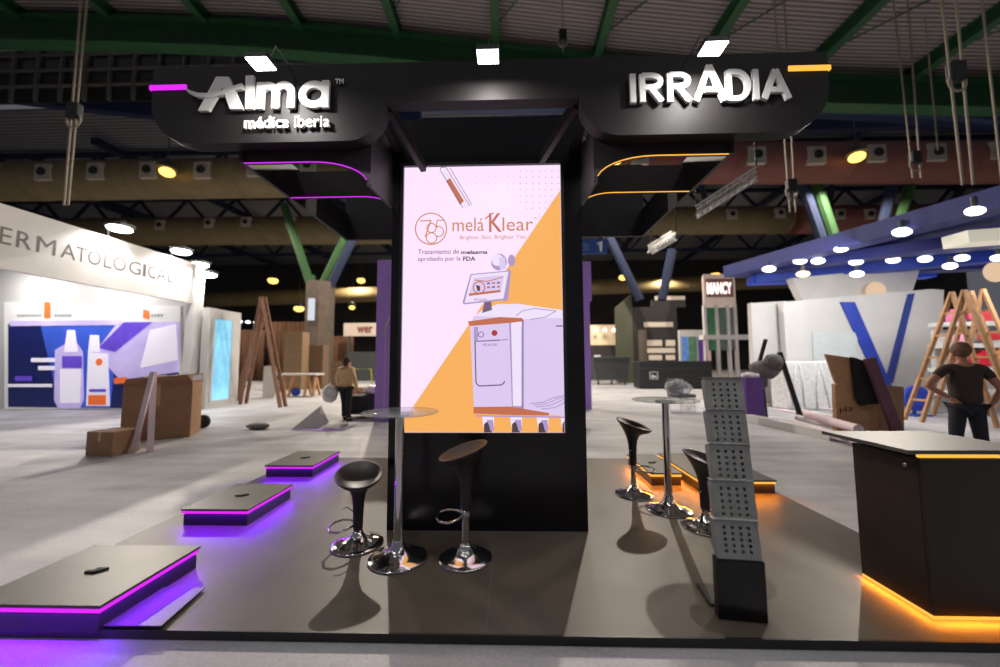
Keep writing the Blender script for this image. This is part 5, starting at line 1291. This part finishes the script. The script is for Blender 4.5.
    if hairlen: mb.ball(hc + S(0, .06, -.03), .08 * k, 12, (1.05, .7, 1.2 + hairlen))
    mb.build('hair', hair, t, True)
    mb = MB(); mb.ball(hc + S(0, -.1, .01), .014 * k, 8, (1, 1, 1.5)); mb.build('nose', SKIN, t, True)
    for sx in (-1, 1):
        mb = MB(); mb.ball(hc + S(sx * .078, .0, .02), .022 * k, 8, (.4, .8, 1.2)); mb.build('ear', SKIN, t, True)
        mb = MB(); mb.ball(hc + S(sx * .03, -.085, .03), .011 * k, 8); mb.build('eye', RUBBER, t, True)
    mb = MB(); mb.ball(hc + S(0, -.088, -.035), .018 * k, 8, (1.2, .4, .3)); mb.build('mouth', mat('lips', srgb(150, 80, 76), .5, noise=.02), t, True)
    for q, hd_, el, sg in (('L', Lh, Lel, 1), ('R', Rh, Rel, -1)):
        d_ = (D['w' + q][0] - D['e' + q][0]).normalized(); hand(D['w' + q][0], d_, d_.cross(Vector((1, 0, .2))) if abs(d_.x) < .8 else Vector((0, 1, 0)), t, SKIN, .5, sg)
    return t
BEIGE = mat('beige_jacket', srgb(222, 184, 138), .9, noise=.1, nscale=9); DARKT = mat('dark_brown_shirt', srgb(62, 52, 46), .9, noise=.12, nscale=9); TRB = mat('black_trousers', (.015, .015, .02, 1), .85, noise=.2); TRN = mat('navy_work_trousers', srgb(34, 36, 48), .85, noise=.2)
wl = fl(345, 421)
person('person in beige jacket and black trousers walking away left of the tower', (wl.x, wl.y, 0), math.radians(165), 1.68, BEIGE, TRB, HAIRM, .4,
       (-.30, -.10, .86), (.28, -.12, .90), (-.28, .02, 1.13), (.28, .02, 1.14), True, (((-.10, -.02, .50), (-.12, .04, .08)), ((.10, -.06, .50), (.13, -.1, .08))), 1.35)
hb_p = Vector((wl.x - .02, wl.y, 0))
mb = MB(); mb.ball((0, 0, 0), .2, 12, (1, .8, 1.15), .15); mb.tube([(-.05, 0, .18), (0, 0, .3), (.05, 0, .18)], .01, 6); bagl = at(330, 394, wl.y - .1); o = mb.build('plastic_bag', PLASTW, None, True, loc=bagl); tag(o, 'white plastic bag hanging beside the person in beige', 'bag')
wk = at(966, 400, 5.15); 
person('person in dark short sleeved shirt and navy trousers, seen from behind beside the ladders', (wk.x, wk.y, 0), math.radians(160), 1.76, DARKT, TRN, mat('grey_brown_hair', srgb(110, 80, 62), .8, noise=.3, nscale=20), 0,
       (-.27, -.12, .88), (.19, .06, 1.02), (-.30, .08, 1.14), (.42, .08, 1.18), False, (((-.12, -.02, .5), (-.14, .02, .08)), ((.12, -.02, .5), (.14, .02, .08))), 1.03)

# trolley, bags and yellow cart beside the person in beige
c = fl(370, 417); t = thing('flat_trolley', 'black flat trolley in front of the person in beige', 'trolley', c, .1); s = c.y / F
mb = MB(); mb.box(-.55, .75, -.3, .4, .16, .62, bev=.04); mb.build('load_case', mat('black_bag', (.02, .02, .022, 1), .7, noise=.3, bump=.3), t)
mb = MB(); mb.box(-.6, .8, -.35, .45, .12, .16); mb.build('deck', DGREY, t)
for sx in (-.5, .7):
    m1 = MB(); m1.lathe([(0, -.03), (.07, -.03), (.07, .03), (0, .03)], 16, fn=lambda v: (sx + v.x, -.28 + v.z, .07 + v.y)); m1.build('caster', RUBBER, t)
p = c + Vector((.05, 0, .63)); mb = MB(); mb.ball((0, 0, .12), .2, 12, (1.3, .9, .7), .2); o = mb.build('plastic_sack', PLASTW, None, True, loc=p); tag(o, 'white sack lying on the black flat trolley, left one', 'sack')
p = c + Vector((.35, 0.05, .63)); mb = MB(); mb.ball((0, 0, .14), .2, 12, (1, .9, .8), .2); o = mb.build('plastic_sack', mat('lilac_sack', srgb(190, 180, 214), .5, noise=.2, bump=.3), None, True, loc=p); tag(o, 'pale lilac sack on the black flat trolley, right one', 'sack')
c = fl(363, 400); t = thing('hand_cart', 'yellow green framed cart behind the black flat trolley', 'cart', c); YG = mat('yellow_green_tube', srgb(190, 200, 60), .5, noise=.05)
mb = MB(); mb.tube([(-.45, 0, 0), (-.4, 0, 1.25), (.3, 0, 1.25), (.4, 0, 0)], .03, 8); mb.build('handle_frame', YG, t)
mb = MB(); mb.box(-.45, .45, -.1, .5, .1, .5, bev=.02); mb.build('cart_box', CARD, t)

# ============================================================ world and output
w = bpy.data.worlds.new('world'); sc.world = w; w.use_nodes = True
w.node_tree.nodes['Background'].inputs[0].default_value = (.75, .78, .9, 1); w.node_tree.nodes['Background'].inputs[1].default_value = .12
sc.view_settings.view_transform = 'Standard'; sc.view_settings.look = 'None'; sc.view_settings.gamma = 1; sc.view_settings.exposure = 0
sc.view_settings.use_curve_mapping = False
sc.cycles.max_bounces = 6; sc.cycles.caustics_reflective = False; sc.cycles.caustics_refractive = False; sc.cycles.sample_clamp_indirect = 4
